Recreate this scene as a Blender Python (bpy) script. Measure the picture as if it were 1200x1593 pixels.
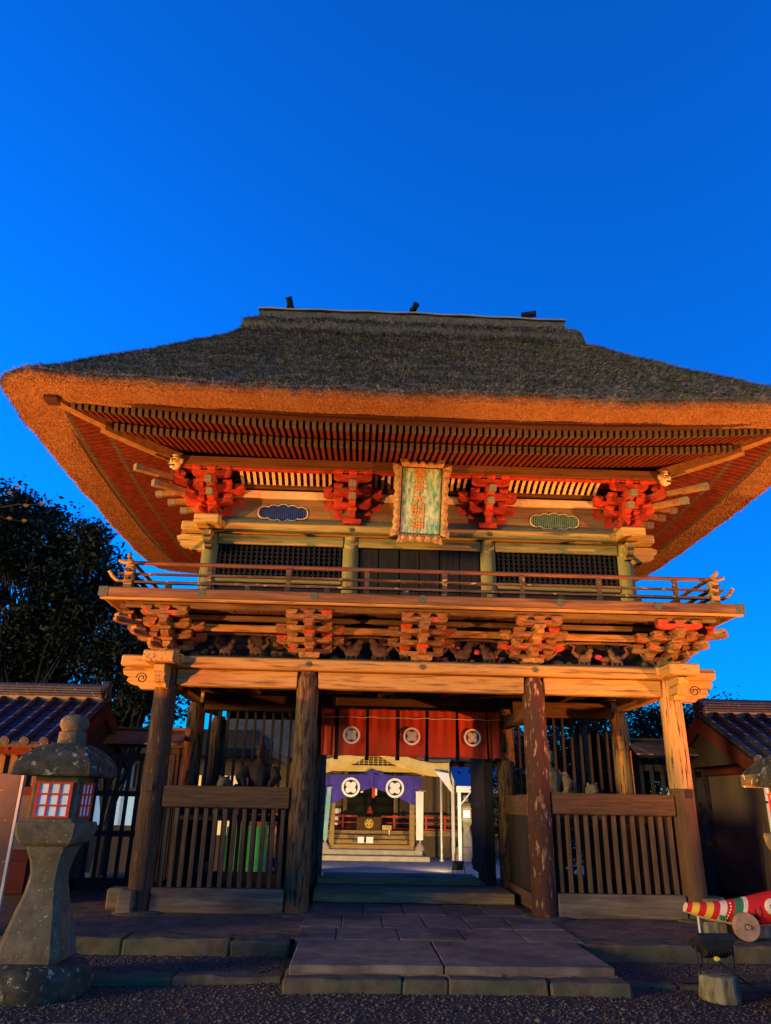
import bpy, math, random
import numpy as np
from mathutils import Matrix, Vector, noise as mnoise

random.seed(7)
for _o in list(bpy.data.objects):
    bpy.data.objects.remove(_o)
SC = bpy.context.scene
COL = SC.collection
R = math.radians
PI = math.pi

# ------------------------------------------------------------------ camera
YAW, PITCH, ROLL, FPX = R(1.974), R(21.555), R(1.101), 1136.3
_fw = Vector((math.sin(YAW)*math.cos(PITCH), math.cos(YAW)*math.cos(PITCH), math.sin(PITCH)))
_rt = Vector((math.cos(YAW), -math.sin(YAW), 0))
_up = _rt.cross(_fw)
_cx = _rt*math.cos(ROLL) + _up*math.sin(ROLL)
_cy = -_rt*math.sin(ROLL) + _up*math.cos(ROLL)
cam_d = bpy.data.cameras.new('camera')
cam_d.sensor_fit = 'HORIZONTAL'; cam_d.sensor_width = 36.0
cam_d.lens = FPX/1200.0*36.0
cam_d.clip_start = 0.05; cam_d.clip_end = 3000
cam = bpy.data.objects.new('camera', cam_d); COL.objects.link(cam)
M = Matrix((( _cx.x, _cy.x, -_fw.x, -0.870), (_cx.y, _cy.y, -_fw.y, -10.0), (_cx.z, _cy.z, -_fw.z, 1.294), (0, 0, 0, 1)))
cam.matrix_world = M
SC.camera = cam

# ------------------------------------------------------------------ sky (dusk), afterglow sun, exposure
SUN_AZ = R(239)      # where the sun went down: behind and to the left of the viewer
world = bpy.data.worlds.new('World'); SC.world = world
world.use_nodes = True
wn, wl = world.node_tree.nodes, world.node_tree.links
wn.clear()
w_out = wn.new('ShaderNodeOutputWorld'); w_bg = wn.new('ShaderNodeBackground')
sky = wn.new('ShaderNodeTexSky'); sky.sky_type = 'NISHITA'; sky.sun_disc = False
sky.sun_elevation = R(2.5); sky.sun_rotation = -SUN_AZ
sky.altitude = 100; sky.air_density = 1.0; sky.dust_density = 0.3; sky.ozone_density = 6.0
w_hs = wn.new('ShaderNodeHueSaturation'); w_hs.inputs['Saturation'].default_value = 1.5; w_hs.inputs['Hue'].default_value = 0.504
w_cl = wn.new('ShaderNodeMix'); w_cl.data_type = 'RGBA'; w_cl.blend_type = 'LIGHTEN'; w_cl.inputs[0].default_value = 1.0; w_cl.inputs[7].default_value = (0.002, 0.002, 0.002, 1)
w_mul = wn.new('ShaderNodeMix'); w_mul.data_type = 'RGBA'; w_mul.blend_type = 'MULTIPLY'; w_mul.inputs[0].default_value = 1.0
w_mul.inputs[7].default_value = (0.8, 0.9, 1.0, 1)
w_bg.inputs[1].default_value = 1.08
wl.new(sky.outputs[0], w_hs.inputs['Color']); wl.new(w_hs.outputs[0], w_cl.inputs[6]); wl.new(w_cl.outputs[2], w_mul.inputs[6])
wl.new(w_mul.outputs[2], w_bg.inputs[0]); wl.new(w_bg.outputs[0], w_out.inputs[0])

sun_d = bpy.data.lights.new('sun', 'SUN'); sun_d.energy = 3.9; sun_d.angle = R(16); sun_d.color = (1.0, 0.73, 0.29)
sun = bpy.data.objects.new('sun', sun_d); COL.objects.link(sun)
_sd = Vector((math.sin(SUN_AZ)*math.cos(R(7)), math.cos(SUN_AZ)*math.cos(R(7)), math.sin(R(7))))
sun.rotation_euler = _sd.to_track_quat('Z', 'Y').to_euler(); sun.location = _sd*40

vs = SC.view_settings
vs.view_transform = 'Standard'; vs.look = 'None'; vs.exposure = 0.0; vs.gamma = 1.0
SC.render.engine = 'CYCLES'
SC.cycles.use_denoising = True
SC.cycles.max_bounces = 6
SC.cycles.sample_clamp_indirect = 4.0

# ------------------------------------------------------------------ materials
def _nodes(name):
    m = bpy.data.materials.new(name); m.use_nodes = True
    nt = m.node_tree; b = nt.nodes['Principled BSDF']
    return m, nt, b

def surf(name, c1, c2=None, rough=0.8, scale=(8, 8, 8), detail=5, bump=0.3, bdist=0.01, lo=0.35, hi=0.65,
         peel=None, peel_scale=(6, 6, 6), peel_at=0.55, peel_soft=0.04, stain=None, stain_scale=1.3, stain_at=(0.45, 0.7),
         spec=0.12, speck=None, speck_scale=60, speck_at=0.66, metallic=0.0, sub=None):
    """noise-mottled colour with optional peeling second coat, large stains and small specks, world-space"""
    m, nt, b = _nodes(name); N, L = nt.nodes, nt.links
    if c2 is None: c2 = tuple(x*0.6 for x in c1)
    geo = N.new('ShaderNodeNewGeometry')
    def nz(sc, det=4, rgh=0.6, off=0.0):
        mp = N.new('ShaderNodeMapping'); mp.inputs['Scale'].default_value = sc if isinstance(sc, tuple) else (sc, sc, sc)
        mp.inputs['Location'].default_value = (off, off*1.7, off*0.6)
        L.new(geo.outputs['Position'], mp.inputs['Vector'])
        n = N.new('ShaderNodeTexNoise'); n.inputs['Scale'].default_value = 1.0; n.inputs['Detail'].default_value = det; n.inputs['Roughness'].default_value = rgh
        L.new(mp.outputs[0], n.inputs['Vector']); return n.outputs['Fac']
    def ramp(fac, a, c):
        r = N.new('ShaderNodeMapRange'); r.inputs[1].default_value = a; r.inputs[2].default_value = c
        L.new(fac, r.inputs[0]); return r.outputs[0]
    def mix(f, a, c):
        x = N.new('ShaderNodeMix'); x.data_type = 'RGBA'
        L.new(f, x.inputs[0])
        for s, i in ((a, 6), (c, 7)):
            if isinstance(s, tuple): x.inputs[i].default_value = (*s, 1)
            else: L.new(s, x.inputs[i])
        return x.outputs[2]
    n1 = nz(scale, detail)
    colr = mix(ramp(n1, lo, hi), tuple(c2), tuple(c1))
    h = n1
    if peel:
        n2 = nz(peel_scale, 6, 0.62, 3.1)
        pf = ramp(n2, peel_at-peel_soft, peel_at+peel_soft)
        colr = mix(pf, colr, peel)
        ad = N.new('ShaderNodeMath'); ad.operation = 'MULTIPLY_ADD'; ad.inputs[1].default_value = -0.5
        L.new(pf, ad.inputs[0]); L.new(n1, ad.inputs[2]); h = ad.outputs[0]
    if stain:
        n3 = nz(stain_scale, 4, 0.6, 9.3)
        colr = mix(ramp(n3, *stain_at), colr, stain)
    if speck:
        n4 = nz(speck_scale, 2, 0.5, 5.7)
        colr = mix(ramp(n4, speck_at-0.03, speck_at+0.03), colr, speck)
    L.new(colr, b.inputs['Base Color'])
    b.inputs['Roughness'].default_value = rough
    b.inputs['Specular IOR Level'].default_value = spec
    b.inputs['Metallic'].default_value = metallic
    if bump:
        bp = N.new('ShaderNodeBump'); bp.inputs['Strength'].default_value = bump; bp.inputs['Distance'].default_value = bdist
        L.new(h, bp.inputs['Height']); L.new(bp.outputs[0], b.inputs['Normal'])
    return m

def glow(name, c, s):
    m, nt, b = _nodes(name)
    b.inputs['Base Color'].default_value = (*c, 1); b.inputs['Emission Color'].default_value = (*c, 1); b.inputs['Emission Strength'].default_value = s
    return m

GX, GY, GZ = (3.5, 48, 48), (48, 3.5, 48), (48, 48, 3.0)       # wood grain along x / y / z
OCHRE, OCHRE2 = (0.38, 0.225, 0.062), (0.31, 0.18, 0.05)
MT = {}
MT['ochre_x'] = surf('ochre_beam_x', OCHRE, OCHRE2, scale=(3, 50, 50), stain=(0.10, 0.05, 0.02), stain_scale=(1.8, 22, 26), stain_at=(0.50, 0.68), bump=0.25)
MT['ochre_y'] = surf('ochre_beam_y', OCHRE, OCHRE2, scale=(50, 3, 50), stain=(0.10, 0.05, 0.02), stain_scale=(22, 1.8, 26), stain_at=(0.55, 0.68), bump=0.25)
MT['olive_x'] = surf('olive_beam_x', (0.44, 0.305, 0.075), (0.29, 0.21, 0.055), scale=(3, 48, 48), stain=(0.10, 0.085, 0.04), stain_scale=(1.6, 18, 22), stain_at=(0.55, 0.7), bump=0.25)
MT['olive_z'] = surf('olive_post', (0.40, 0.285, 0.075), (0.28, 0.21, 0.055), scale=(48, 48, 3), stain=(0.12, 0.095, 0.045), stain_scale=(15, 15, 2.2), stain_at=(0.58, 0.72), bump=0.25)
MT['col_dark'] = surf('dark_painted_column', (0.085, 0.032, 0.016), (0.05, 0.022, 0.012), scale=(50, 50, 3), peel=(0.34, 0.20, 0.09), peel_scale=(17, 17, 5.0), peel_at=0.60, bump=0.5, bdist=0.012)
MT['col_worn'] = surf('worn_column', (0.155, 0.088, 0.036), (0.085, 0.047, 0.02), scale=(60, 60, 3), peel=(0.035, 0.020, 0.012), peel_scale=(24, 24, 3.6), peel_at=0.54, bump=0.7, bdist=0.015)
MT['col_bare'] = surf('bare_ochre_column', (0.40, 0.23, 0.07), (0.31, 0.17, 0.052), scale=(50, 50, 3), peel=(0.055, 0.028, 0.013), peel_scale=(40, 40, 2.6), peel_at=0.572, bump=0.6, bdist=0.012)
MT['col_brown'] = surf('brown_column_sleeve', (0.12, 0.058, 0.024), (0.075, 0.038, 0.018), scale=(14, 14, 2.0), bump=0.3)
MT['wood_x'] = surf('brown_wood_x', (0.115, 0.057, 0.023), (0.06, 0.031, 0.013), scale=GX, bump=0.4)
MT['wood_y'] = surf('brown_wood_y', (0.13, 0.066, 0.03), (0.065, 0.034, 0.016), scale=GY, bump=0.4)
MT['wood_z'] = surf('brown_wood_z', (0.125, 0.070, 0.031), (0.062, 0.034, 0.016), scale=GZ, bump=0.4)
MT['grey_x'] = surf('grey_weathered_x', (0.20, 0.142, 0.078), (0.10, 0.07, 0.038), scale=(1.6, 20, 20), stain=(0.07, 0.045, 0.03), stain_scale=(1.1, 5, 7), stain_at=(0.5, 0.7), bump=0.45)
MT['col_deep'] = surf('dark_brown_column', (0.10, 0.050, 0.022), (0.04, 0.02, 0.010), scale=(55, 55, 3), peel=(0.22, 0.115, 0.045), peel_scale=(30, 30, 4), peel_at=0.63, bump=0.6, bdist=0.012)
MT['step_wood'] = surf('pale_step_board', (0.27, 0.19, 0.085), (0.16, 0.11, 0.05), scale=(2.5, 40, 40), stain=(0.10, 0.07, 0.035), stain_scale=(2, 14, 14), stain_at=(0.52, 0.68), bump=0.3)
MT['fascia'] = surf('weathered_fascia', (0.21, 0.11, 0.042), (0.10, 0.05, 0.022), scale=(1.2, 22, 22), stain=(0.06, 0.03, 0.015), stain_scale=(0.8, 9, 9), stain_at=(0.5, 0.66), bump=0.4)
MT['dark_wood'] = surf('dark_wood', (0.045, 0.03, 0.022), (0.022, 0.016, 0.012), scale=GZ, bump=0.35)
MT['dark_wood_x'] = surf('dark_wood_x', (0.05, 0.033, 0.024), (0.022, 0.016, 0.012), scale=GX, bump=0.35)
MT['black'] = surf('black_metal', (0.012, 0.012, 0.013), (0.02, 0.02, 0.02), rough=0.5, bump=0.05)
MT['red'] = surf('red_bracket_paint', (0.50, 0.050, 0.018), (0.33, 0.036, 0.016), scale=14, rough=0.7, peel=(0.20, 0.105, 0.05), peel_scale=(16, 16, 26), peel_at=0.62, peel_soft=0.05, stain=(0.16, 0.035, 0.018), stain_scale=6, stain_at=(0.48, 0.7), bump=0.2)
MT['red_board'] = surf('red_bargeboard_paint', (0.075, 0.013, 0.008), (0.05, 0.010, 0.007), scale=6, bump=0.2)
MT['greyblock'] = surf('grey_green_block', (0.20, 0.18, 0.11), (0.14, 0.13, 0.09), scale=14, bump=0.3)
MT['worn_bracket'] = surf('worn_bracket_wood', (0.25, 0.125, 0.042), (0.09, 0.044, 0.017), scale=(8, 8, 30), peel=(0.40, 0.05, 0.025), peel_scale=8, peel_at=0.605, peel_soft=0.06, bump=0.6, bdist=0.012)
MT['worn_ochre'] = surf('worn_ochre_bracket', (0.33, 0.175, 0.05), (0.15, 0.075, 0.026), scale=(10, 10, 30), peel=(0.08, 0.045, 0.03), peel_scale=26, peel_at=0.63, bump=0.6, bdist=0.012)
MT['rafter'] = surf('red_brown_rafter', (0.16, 0.034, 0.018), (0.085, 0.020, 0.012), scale=12, rough=0.7, bump=0.15)
MT['rafter_end'] = surf('grey_rafter_end', (0.105, 0.085, 0.055), (0.06, 0.045, 0.03), scale=30, speck=(0.35, 0.28, 0.18), speck_scale=70, speck_at=0.72, bump=0.2)
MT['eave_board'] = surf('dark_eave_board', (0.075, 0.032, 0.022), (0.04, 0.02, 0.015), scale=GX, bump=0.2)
MT['keta'] = surf('brown_eave_purlin', (0.17, 0.085, 0.035), (0.09, 0.046, 0.02), scale=(1.4, 20, 20), bump=0.3)
MT['white'] = surf('white_gofun_paint', (0.70, 0.54, 0.28), (0.55, 0.42, 0.22), scale=8, bump=0.1)
MT['hip'] = surf('hip_rafter_paint', (0.30, 0.165, 0.06), (0.18, 0.095, 0.036), scale=10, bump=0.3)
MT['wallboard'] = surf('brown_wall_board', (0.25, 0.15, 0.055), (0.14, 0.088, 0.035), scale=(1.5, 20, 24), stain=(0.12, 0.13, 0.07), stain_scale=(1, 5, 5), stain_at=(0.48, 0.66), bump=0.3)
MT['blue'] = surf('blue_vent_paint', (0.03, 0.07, 0.26), (0.02, 0.045, 0.17), scale=12, bump=0.1)
MT['green'] = surf('green_vent_paint', (0.13, 0.23, 0.13), (0.08, 0.16, 0.10), scale=12, bump=0.1)
MT['metal_green'] = surf('verdigris_fitting', (0.085, 0.105, 0.075), (0.05, 0.06, 0.045), scale=30, bump=0.2)
MT['carve'] = surf('carved_relief_wood', (0.075, 0.042, 0.024), (0.036, 0.021, 0.013), scale=18, bump=0.4)
MT['carve_red'] = surf('carved_relief_red', (0.42, 0.05, 0.03), (0.30, 0.04, 0.03), scale=18, bump=0.3)
MT['carve_ochre'] = surf('carved_relief_ochre', (0.17, 0.095, 0.045), (0.10, 0.055, 0.028), scale=18, bump=0.4)
MT['mask'] = surf('cream_mask_paint', (0.66, 0.56, 0.30), (0.5, 0.42, 0.22), scale=14, stain=(0.12, 0.10, 0.05), stain_scale=16, stain_at=(0.62, 0.72), bump=0.5)
MT['thatch_edge'] = surf('thatch_cut_edge', (0.40, 0.215, 0.10), (0.17, 0.083, 0.037), scale=48, detail=6, lo=0.3, hi=0.7, bump=1.0, bdist=0.03, rough=0.95, spec=0.1, stain=(0.33, 0.21, 0.11), stain_scale=2.2, stain_at=(0.4, 0.7))
MT['thatch_top'] = surf('weathered_mossy_thatch', (0.17, 0.145, 0.098), (0.068, 0.058, 0.040), scale=30, detail=6, bump=1.0, bdist=0.04, rough=1.0, spec=0.05, stain=(0.075, 0.085, 0.038), stain_scale=1.5, stain_at=(0.52, 0.72))
MT['straw_top'] = surf('weathered_straw', (0.31, 0.265, 0.18), (0.078, 0.066, 0.046), scale=11, detail=4, bump=0, rough=1.0, spec=0.05, stain=(0.10, 0.11, 0.05), stain_scale=1.5, stain_at=(0.5, 0.7))
MT['straw_edge'] = surf('cut_straw', (0.46, 0.26, 0.125), (0.20, 0.10, 0.045), scale=30, detail=3, bump=0, rough=0.95, spec=0.1)
MT['ridge_board'] = surf('pale_ridge_board', (0.30, 0.28, 0.25), (0.2, 0.18, 0.16), scale=(1, 12, 12), bump=0.2)
MT['stone'] = surf('grey_brown_stone', (0.155, 0.115, 0.062), (0.078, 0.058, 0.033), scale=9, detail=8, bump=0.6, bdist=0.015, rough=0.9, stain=(0.075, 0.07, 0.034), stain_scale=2.0, stain_at=(0.45, 0.7), speck=(0.24, 0.21, 0.14), speck_scale=38, speck_at=0.68)
MT['stone_lichen'] = surf('lichened_stone', (0.07, 0.06, 0.036), (0.028, 0.024, 0.015), scale=9, detail=8, bump=0.9, bdist=0.02, rough=0.95, peel=(0.28, 0.26, 0.16), peel_scale=17, peel_at=0.60, peel_soft=0.03)
MT['slab'] = surf('paving_slab_stone', (0.19, 0.140, 0.088), (0.11, 0.082, 0.052), scale=5, detail=8, bump=0.35, bdist=0.008, rough=0.85, stain=(0.06, 0.045, 0.03), stain_scale=1.4, stain_at=(0.5, 0.72))
MT['kerb'] = surf('mossy_kerb_stone', (0.115, 0.084, 0.047), (0.055, 0.041, 0.024), scale=7, detail=8, bump=0.6, bdist=0.015, rough=0.95, stain=(0.062, 0.070, 0.034), stain_scale=2.6, stain_at=(0.45, 0.65))
MT['plat'] = surf('earthen_stone_platform', (0.16, 0.102, 0.062), (0.09, 0.058, 0.037), scale=4, detail=9, bump=0.5, bdist=0.012, rough=0.95, speck=(0.045, 0.035, 0.03), speck_scale=(9, 22, 9), speck_at=0.64)
MT['gravel'] = surf('gravel_ground', (0.085, 0.060, 0.040), (0.030, 0.022, 0.015), scale=55, detail=6, bump=1.0, bdist=0.02, rough=0.95)
MT['pebble'] = surf('pebble', (0.15, 0.108, 0.074), (0.035, 0.026, 0.018), scale=28, detail=2, lo=0.3, hi=0.7, bump=0.2, rough=0.8)
MT['yard'] = surf('courtyard_paving', (0.24, 0.235, 0.225), (0.17, 0.165, 0.16), scale=2.5, detail=7, bump=0.2, rough=0.85)
MT['noren_red'] = surf('red_curtain_cloth', (0.44, 0.048, 0.018), (0.37, 0.040, 0.016), scale=3, bump=0.05, rough=0.9, spec=0.1)
MT['noren_black'] = surf('black_ribbon', (0.012, 0.010, 0.012), (0.008, 0.007, 0.008), scale=6, bump=0.05)
MT['cloth_white'] = surf('white_cloth', (0.78, 0.76, 0.70), (0.68, 0.66, 0.60), scale=5, bump=0.05)
MT['feather'] = surf('feather_print_grey', (0.52, 0.50, 0.44), (0.40, 0.39, 0.34), scale=30, bump=0.02)
MT['purple'] = surf('purple_curtain_cloth', (0.075, 0.052, 0.33), (0.05, 0.035, 0.24), scale=4, bump=0.05, rough=0.85)
MT['lacquer'] = surf('vermilion_lacquer', (0.55, 0.06, 0.025), (0.46, 0.05, 0.02), scale=5, bump=0.05, rough=0.5)
MT['pane'] = surf('white_paper_pane', (0.70, 0.72, 0.68), (0.6, 0.62, 0.58), scale=12, bump=0.05)
MT['frame_red'] = surf('red_lantern_frame', (0.58, 0.045, 0.02), (0.48, 0.04, 0.02), scale=10, bump=0.1, rough=0.5)
MT['tile'] = surf('dark_roof_tile', (0.020, 0.024, 0.034), (0.010, 0.012, 0.018), scale=14, rough=0.5, spec=0.3, bump=0.25, speck=(0.22, 0.2, 0.17), speck_scale=40, speck_at=0.71)
MT['plaster'] = surf('plaster_wall', (0.10, 0.068, 0.047), (0.075, 0.052, 0.037), scale=2.5, bump=0.1)
MT['cream'] = surf('cream_plaster', (0.16, 0.12, 0.062), (0.11, 0.085, 0.045), scale=5, bump=0.15)
MT['pipe'] = surf('white_downpipe', (0.55, 0.53, 0.50), (0.45, 0.43, 0.41), scale=4, bump=0, rough=0.4)
MT['pinkboard'] = surf('pink_notice_board', (0.085, 0.055, 0.050), (0.065, 0.042, 0.038), scale=5, bump=0.1, speck=(0.2, 0.09, 0.08), speck_scale=22, speck_at=0.69)
MT['alu'] = surf('aluminium_edge', (0.45, 0.42, 0.38), (0.35, 0.33, 0.30), scale=5, rough=0.4, metallic=0.5, bump=0)
MT['t_red'] = surf('toy_red_paint', (0.52, 0.018, 0.014), (0.44, 0.016, 0.012), scale=5, rough=0.45, bump=0.05)
MT['t_yellow'] = surf('toy_yellow_paint', (0.70, 0.42, 0.03), (0.62, 0.36, 0.03), scale=5, rough=0.45, bump=0.05)
MT['t_green'] = surf('toy_green_paint', (0.035, 0.16, 0.06), (0.03, 0.13, 0.05), scale=5, rough=0.45, bump=0.05)
MT['t_cream'] = surf('toy_cream_wood', (0.66, 0.50, 0.32), (0.56, 0.41, 0.25), scale=GX, rough=0.6, bump=0.1)
MT['t_dark'] = surf('toy_black_paint', (0.025, 0.015, 0.012), (0.02, 0.012, 0.01), rough=0.4, bump=0)
MT['wheelwood'] = surf('pale_wheel_wood', (0.33, 0.20, 0.12), (0.24, 0.14, 0.085), scale=16, bump=0.2)
MT['log'] = surf('cut_log_bark', (0.23, 0.19, 0.10), (0.06, 0.045, 0.025), scale=(16, 16, 5), detail=7, bump=0.7, bdist=0.02)
MT['yellow_plug'] = surf('yellow_plug', (0.7, 0.48, 0.05), (0.6, 0.4, 0.05), bump=0)
MT['statue'] = surf('aged_statue_wood', (0.17, 0.12, 0.065), (0.085, 0.06, 0.035), scale=12, bump=0.4)
MT['statue_dark'] = surf('dark_statue_wood', (0.035, 0.024, 0.018), (0.02, 0.014, 0.011), scale=12, bump=0.4)
MT['gold'] = surf('gold_leaf', (0.60, 0.40, 0.07), (0.5, 0.32, 0.05), rough=0.4, bump=0.05)
MT['gilt_frame'] = surf('carved_gilt_frame', (0.46, 0.30, 0.12), (0.26, 0.165, 0.06), scale=18, detail=3, bump=0.35, bdist=0.01, rough=0.6, stain=(0.20, 0.17, 0.06), stain_scale=3, stain_at=(0.5, 0.7))
MT['plaque'] = surf('green_plaque_paint', (0.11, 0.33, 0.20), (0.07, 0.25, 0.155), scale=8, peel=(0.42, 0.52, 0.34), peel_scale=(26, 26, 3.4), peel_at=0.50, peel_soft=0.10, bump=0.2)
MT['glyph'] = surf('gilt_glyph', (0.55, 0.27, 0.06), (0.36, 0.16, 0.035), scale=25, bump=0.3)
MT['leaf'] = surf('dark_leaf', (0.016, 0.022, 0.008), (0.007, 0.011, 0.004), scale=3, rough=0.6, bump=0)
MT['leaf_dry'] = surf('dry_leaf', (0.13, 0.095, 0.055), (0.08, 0.06, 0.03), scale=6, rough=0.7, bump=0)
MT['bark'] = surf('tree_bark', (0.035, 0.028, 0.022), (0.018, 0.014, 0.012), scale=(9, 9, 2), bump=0.5)
MT['tarp_blue'] = surf('blue_canopy_sheet', (0.10, 0.16, 0.30), (0.08, 0.13, 0.25), scale=2, rough=0.35, spec=0.5, bump=0.1)
MT['hallwood'] = surf('hall_wood', (0.34, 0.22, 0.085), (0.20, 0.125, 0.045), scale=GX, bump=0.2)
MT['hallwood_z'] = surf('hall_wood_boards', (0.17, 0.11, 0.055), (0.09, 0.06, 0.032), scale=GZ, bump=0.2)
MT['hallcream'] = surf('hall_pale_board', (0.62, 0.44, 0.15), (0.48, 0.34, 0.11), scale=4, bump=0.1)
MT['terrace'] = surf('terrace_stone', (0.33, 0.29, 0.22), (0.24, 0.21, 0.16), scale=5, bump=0.3)
MT['teal'] = surf('teal_banner', (0.20, 0.42, 0.38), (0.16, 0.35, 0.32), scale=4, bump=0.05)
MT['greensheet'] = surf('green_sheet', (0.05, 0.28, 0.09), (0.04, 0.2, 0.07), scale=4, rough=0.5, bump=0.2)
MT['crate_red'] = surf('red_crate', (0.35, 0.05, 0.04), (0.28, 0.04, 0.03), scale=4, bump=0.1)
MT['fence'] = surf('dark_fence_wood', (0.055, 0.040, 0.030), (0.028, 0.021, 0.017), scale=GZ, bump=0.4)
MT['fence_x'] = surf('dark_fence_wood_x', (0.065, 0.048, 0.034), (0.03, 0.023, 0.018), scale=GX, bump=0.4)
MT['lit_cool'] = glow('lit_cool_window', (0.42, 0.62, 0.72), 0.34)
MT['lit_warm'] = glow('lit_warm_window', (1.0, 0.66, 0.25), 0.40)
MT['lit_lantern'] = glow('lit_lantern_paper', (1.0, 0.80, 0.45), 3.0)
MT['lit_lamp'] = glow('lit_lamp_glass', (1.0, 0.45, 0.14), 6.0)

# ------------------------------------------------------------------ geometry helpers
class MB:
    """collects shapes into one mesh"""
    def __init__(s): s.v = []; s.f = []; s.m = []; s.mi = 0
    def add(s, V, F, mi=None):
        o = len(s.v); s.v += [tuple(p) for p in V]
        s.f += [tuple(i+o for i in f) for f in F]; s.m += [s.mi if mi is None else mi]*len(F)
        return s
    def box(s, x0, x1, y0, y1, z0, z1, c=0.0, mi=None):
        if c <= 0:
            V = [(x, y, z) for z in (z0, z1) for y in (y0, y1) for x in (x0, x1)]
            return s.add(V, [(0, 2, 3, 1), (4, 5, 7, 6), (0, 1, 5, 4), (2, 6, 7, 3), (0, 4, 6, 2), (1, 3, 7, 5)], mi)
        c = min(c, (x1-x0)*0.4, (y1-y0)*0.4, (z1-z0)*0.4)
        X, Y, Z = (x0, x1), (y0, y1), (z0, z1); V = []; idx = {}
        for i in (0, 1):
            for j in (0, 1):
                for k in (0, 1):
                    dx, dy, dz = (c if i == 0 else -c), (c if j == 0 else -c), (c if k == 0 else -c)
                    for a in range(3):
                        idx[i, j, k, a] = len(V)
                        V.append((X[i]+(0 if a == 0 else dx), Y[j]+(0 if a == 1 else dy), Z[k]+(0 if a == 2 else dz)))
        F = []
        I = lambda i, j, k, a: idx[i, j, k, a]
        F += [(I(0,0,0,0), I(0,0,1,0), I(0,1,1,0), I(0,1,0,0)), (I(1,0,0,0), I(1,1,0,0), I(1,1,1,0), I(1,0,1,0)),
              (I(0,0,0,1), I(1,0,0,1), I(1,0,1,1), I(0,0,1,1)), (I(0,1,0,1), I(0,1,1,1), I(1,1,1,1), I(1,1,0,1)),
              (I(0,0,0,2), I(0,1,0,2), I(1,1,0,2), I(1,0,0,2)), (I(0,0,1,2), I(1,0,1,2), I(1,1,1,2), I(0,1,1,2))]
        for i in (0, 1):
            for j in (0, 1): F.append((I(i,j,0,0), I(i,j,1,0), I(i,j,1,1), I(i,j,0,1)))
            for k in (0, 1): F.append((I(i,0,k,0), I(i,1,k,0), I(i,1,k,2), I(i,0,k,2)))
        for j in (0, 1):
            for k in (0, 1): F.append((I(0,j,k,1), I(1,j,k,1), I(1,j,k,2), I(0,j,k,2)))
        for i in (0, 1):
            for j in (0, 1):
                for k in (0, 1): F.append((I(i,j,k,0), I(i,j,k,1), I(i,j,k,2)))
        return s.add(V, F, mi)
    def prism(s, poly, d0, d1, plane='xz', mi=None):
        """extrude a 2-D outline between d0 and d1 along the remaining axis"""
        n = len(poly)
        def P(a, b, d): return (a, d, b) if plane == 'xz' else ((d, a, b) if plane == 'yz' else (a, b, d))
        V = [P(a, b, d0) for a, b in poly] + [P(a, b, d1) for a, b in poly]
        F = [tuple(range(n-1, -1, -1)), tuple(range(n, 2*n))]
        F += [(i, (i+1) % n, (i+1) % n+n, i+n) for i in range(n)]
        return s.add(V, F, mi)
    def cyl(s, p0, p1, r0, r1=None, n=16, mi=None, caps=True):
        if r1 is None: r1 = r0
        p0, p1 = Vector(p0), Vector(p1); d = (p1-p0).normalized()
        a = d.orthogonal().normalized(); b = d.cross(a)
        V = []
        for p, r in ((p0, r0), (p1, r1)):
            for i in range(n):
                t = 2*PI*i/n; V.append(p + a*math.cos(t)*r + b*math.sin(t)*r)
        F = [(i, (i+1) % n, (i+1) % n+n, i+n) for i in range(n)]
        if caps: F += [tuple(range(n-1, -1, -1)), tuple(range(n, 2*n))]
        return s.add(V, F, mi)
    def tube(s, pts, rad, n=8, mi=None):
        pts = [Vector(p) for p in pts]; V = []; F = []
        up = Vector((0.13, 0.21, 1)).normalized()
        for i, p in enumerate(pts):
            d = (pts[min(i+1, len(pts)-1)] - pts[max(i-1, 0)]).normalized()
            a = d.cross(up)
            if a.length < 1e-3: a = d.orthogonal()
            a.normalize(); b = d.cross(a)
            r = rad[i] if isinstance(rad, (list, tuple)) else rad
            V += [p + a*math.cos(2*PI*k/n)*r + b*math.sin(2*PI*k/n)*r for k in range(n)]
        for i in range(len(pts)-1):
            F += [(i*n+k, i*n+(k+1) % n, (i+1)*n+(k+1) % n, (i+1)*n+k) for k in range(n)]
        F += [tuple(range(n-1, -1, -1)), tuple(range((len(pts)-1)*n, len(pts)*n))]
        return s.add(V, F, mi)
    def lathe(s, prof, c=(0, 0, 0), n=24, rot=0.0, mi=None, jit=0.0):
        V = []; F = []
        for r, z in prof:
            for i in range(n):
                t = rot + 2*PI*i/n; rr = r*(1+random.uniform(-jit, jit))
                V.append((c[0]+math.cos(t)*rr, c[1]+math.sin(t)*rr, c[2]+z))
        for j in range(len(prof)-1):
            F += [(j*n+i, j*n+(i+1) % n, (j+1)*n+(i+1) % n, (j+1)*n+i) for i in range(n)]
        F += [tuple(range(n-1, -1, -1)), tuple(range((len(prof)-1)*n, len(prof)*n))]
        return s.add(V, F, mi)
    def ell(s, c, r, n=10, m=6, mi=None, rot=None):
        V = [Vector((0, 0, -r[2]))]
        for j in range(1, m):
            ph = -PI/2 + PI*j/m
            for i in range(n):
                t = 2*PI*i/n; V.append(Vector((math.cos(t)*math.cos(ph)*r[0], math.sin(t)*math.cos(ph)*r[1], math.sin(ph)*r[2])))
        V.append(Vector((0, 0, r[2])))
        if rot is not None: V = [rot @ p for p in V]
        V = [p + Vector(c) for p in V]
        F = [(0, 1+(i+1) % n, 1+i) for i in range(n)]
        for j in range(m-2):
            F += [(1+j*n+i, 1+j*n+(i+1) % n, 1+(j+1)*n+(i+1) % n, 1+(j+1)*n+i) for i in range(n)]
        L = len(V)-1
        F += [(L, 1+(m-2)*n+i, 1+(m-2)*n+(i+1) % n) for i in range(n)]
        return s.add(V, F, mi)
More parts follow.
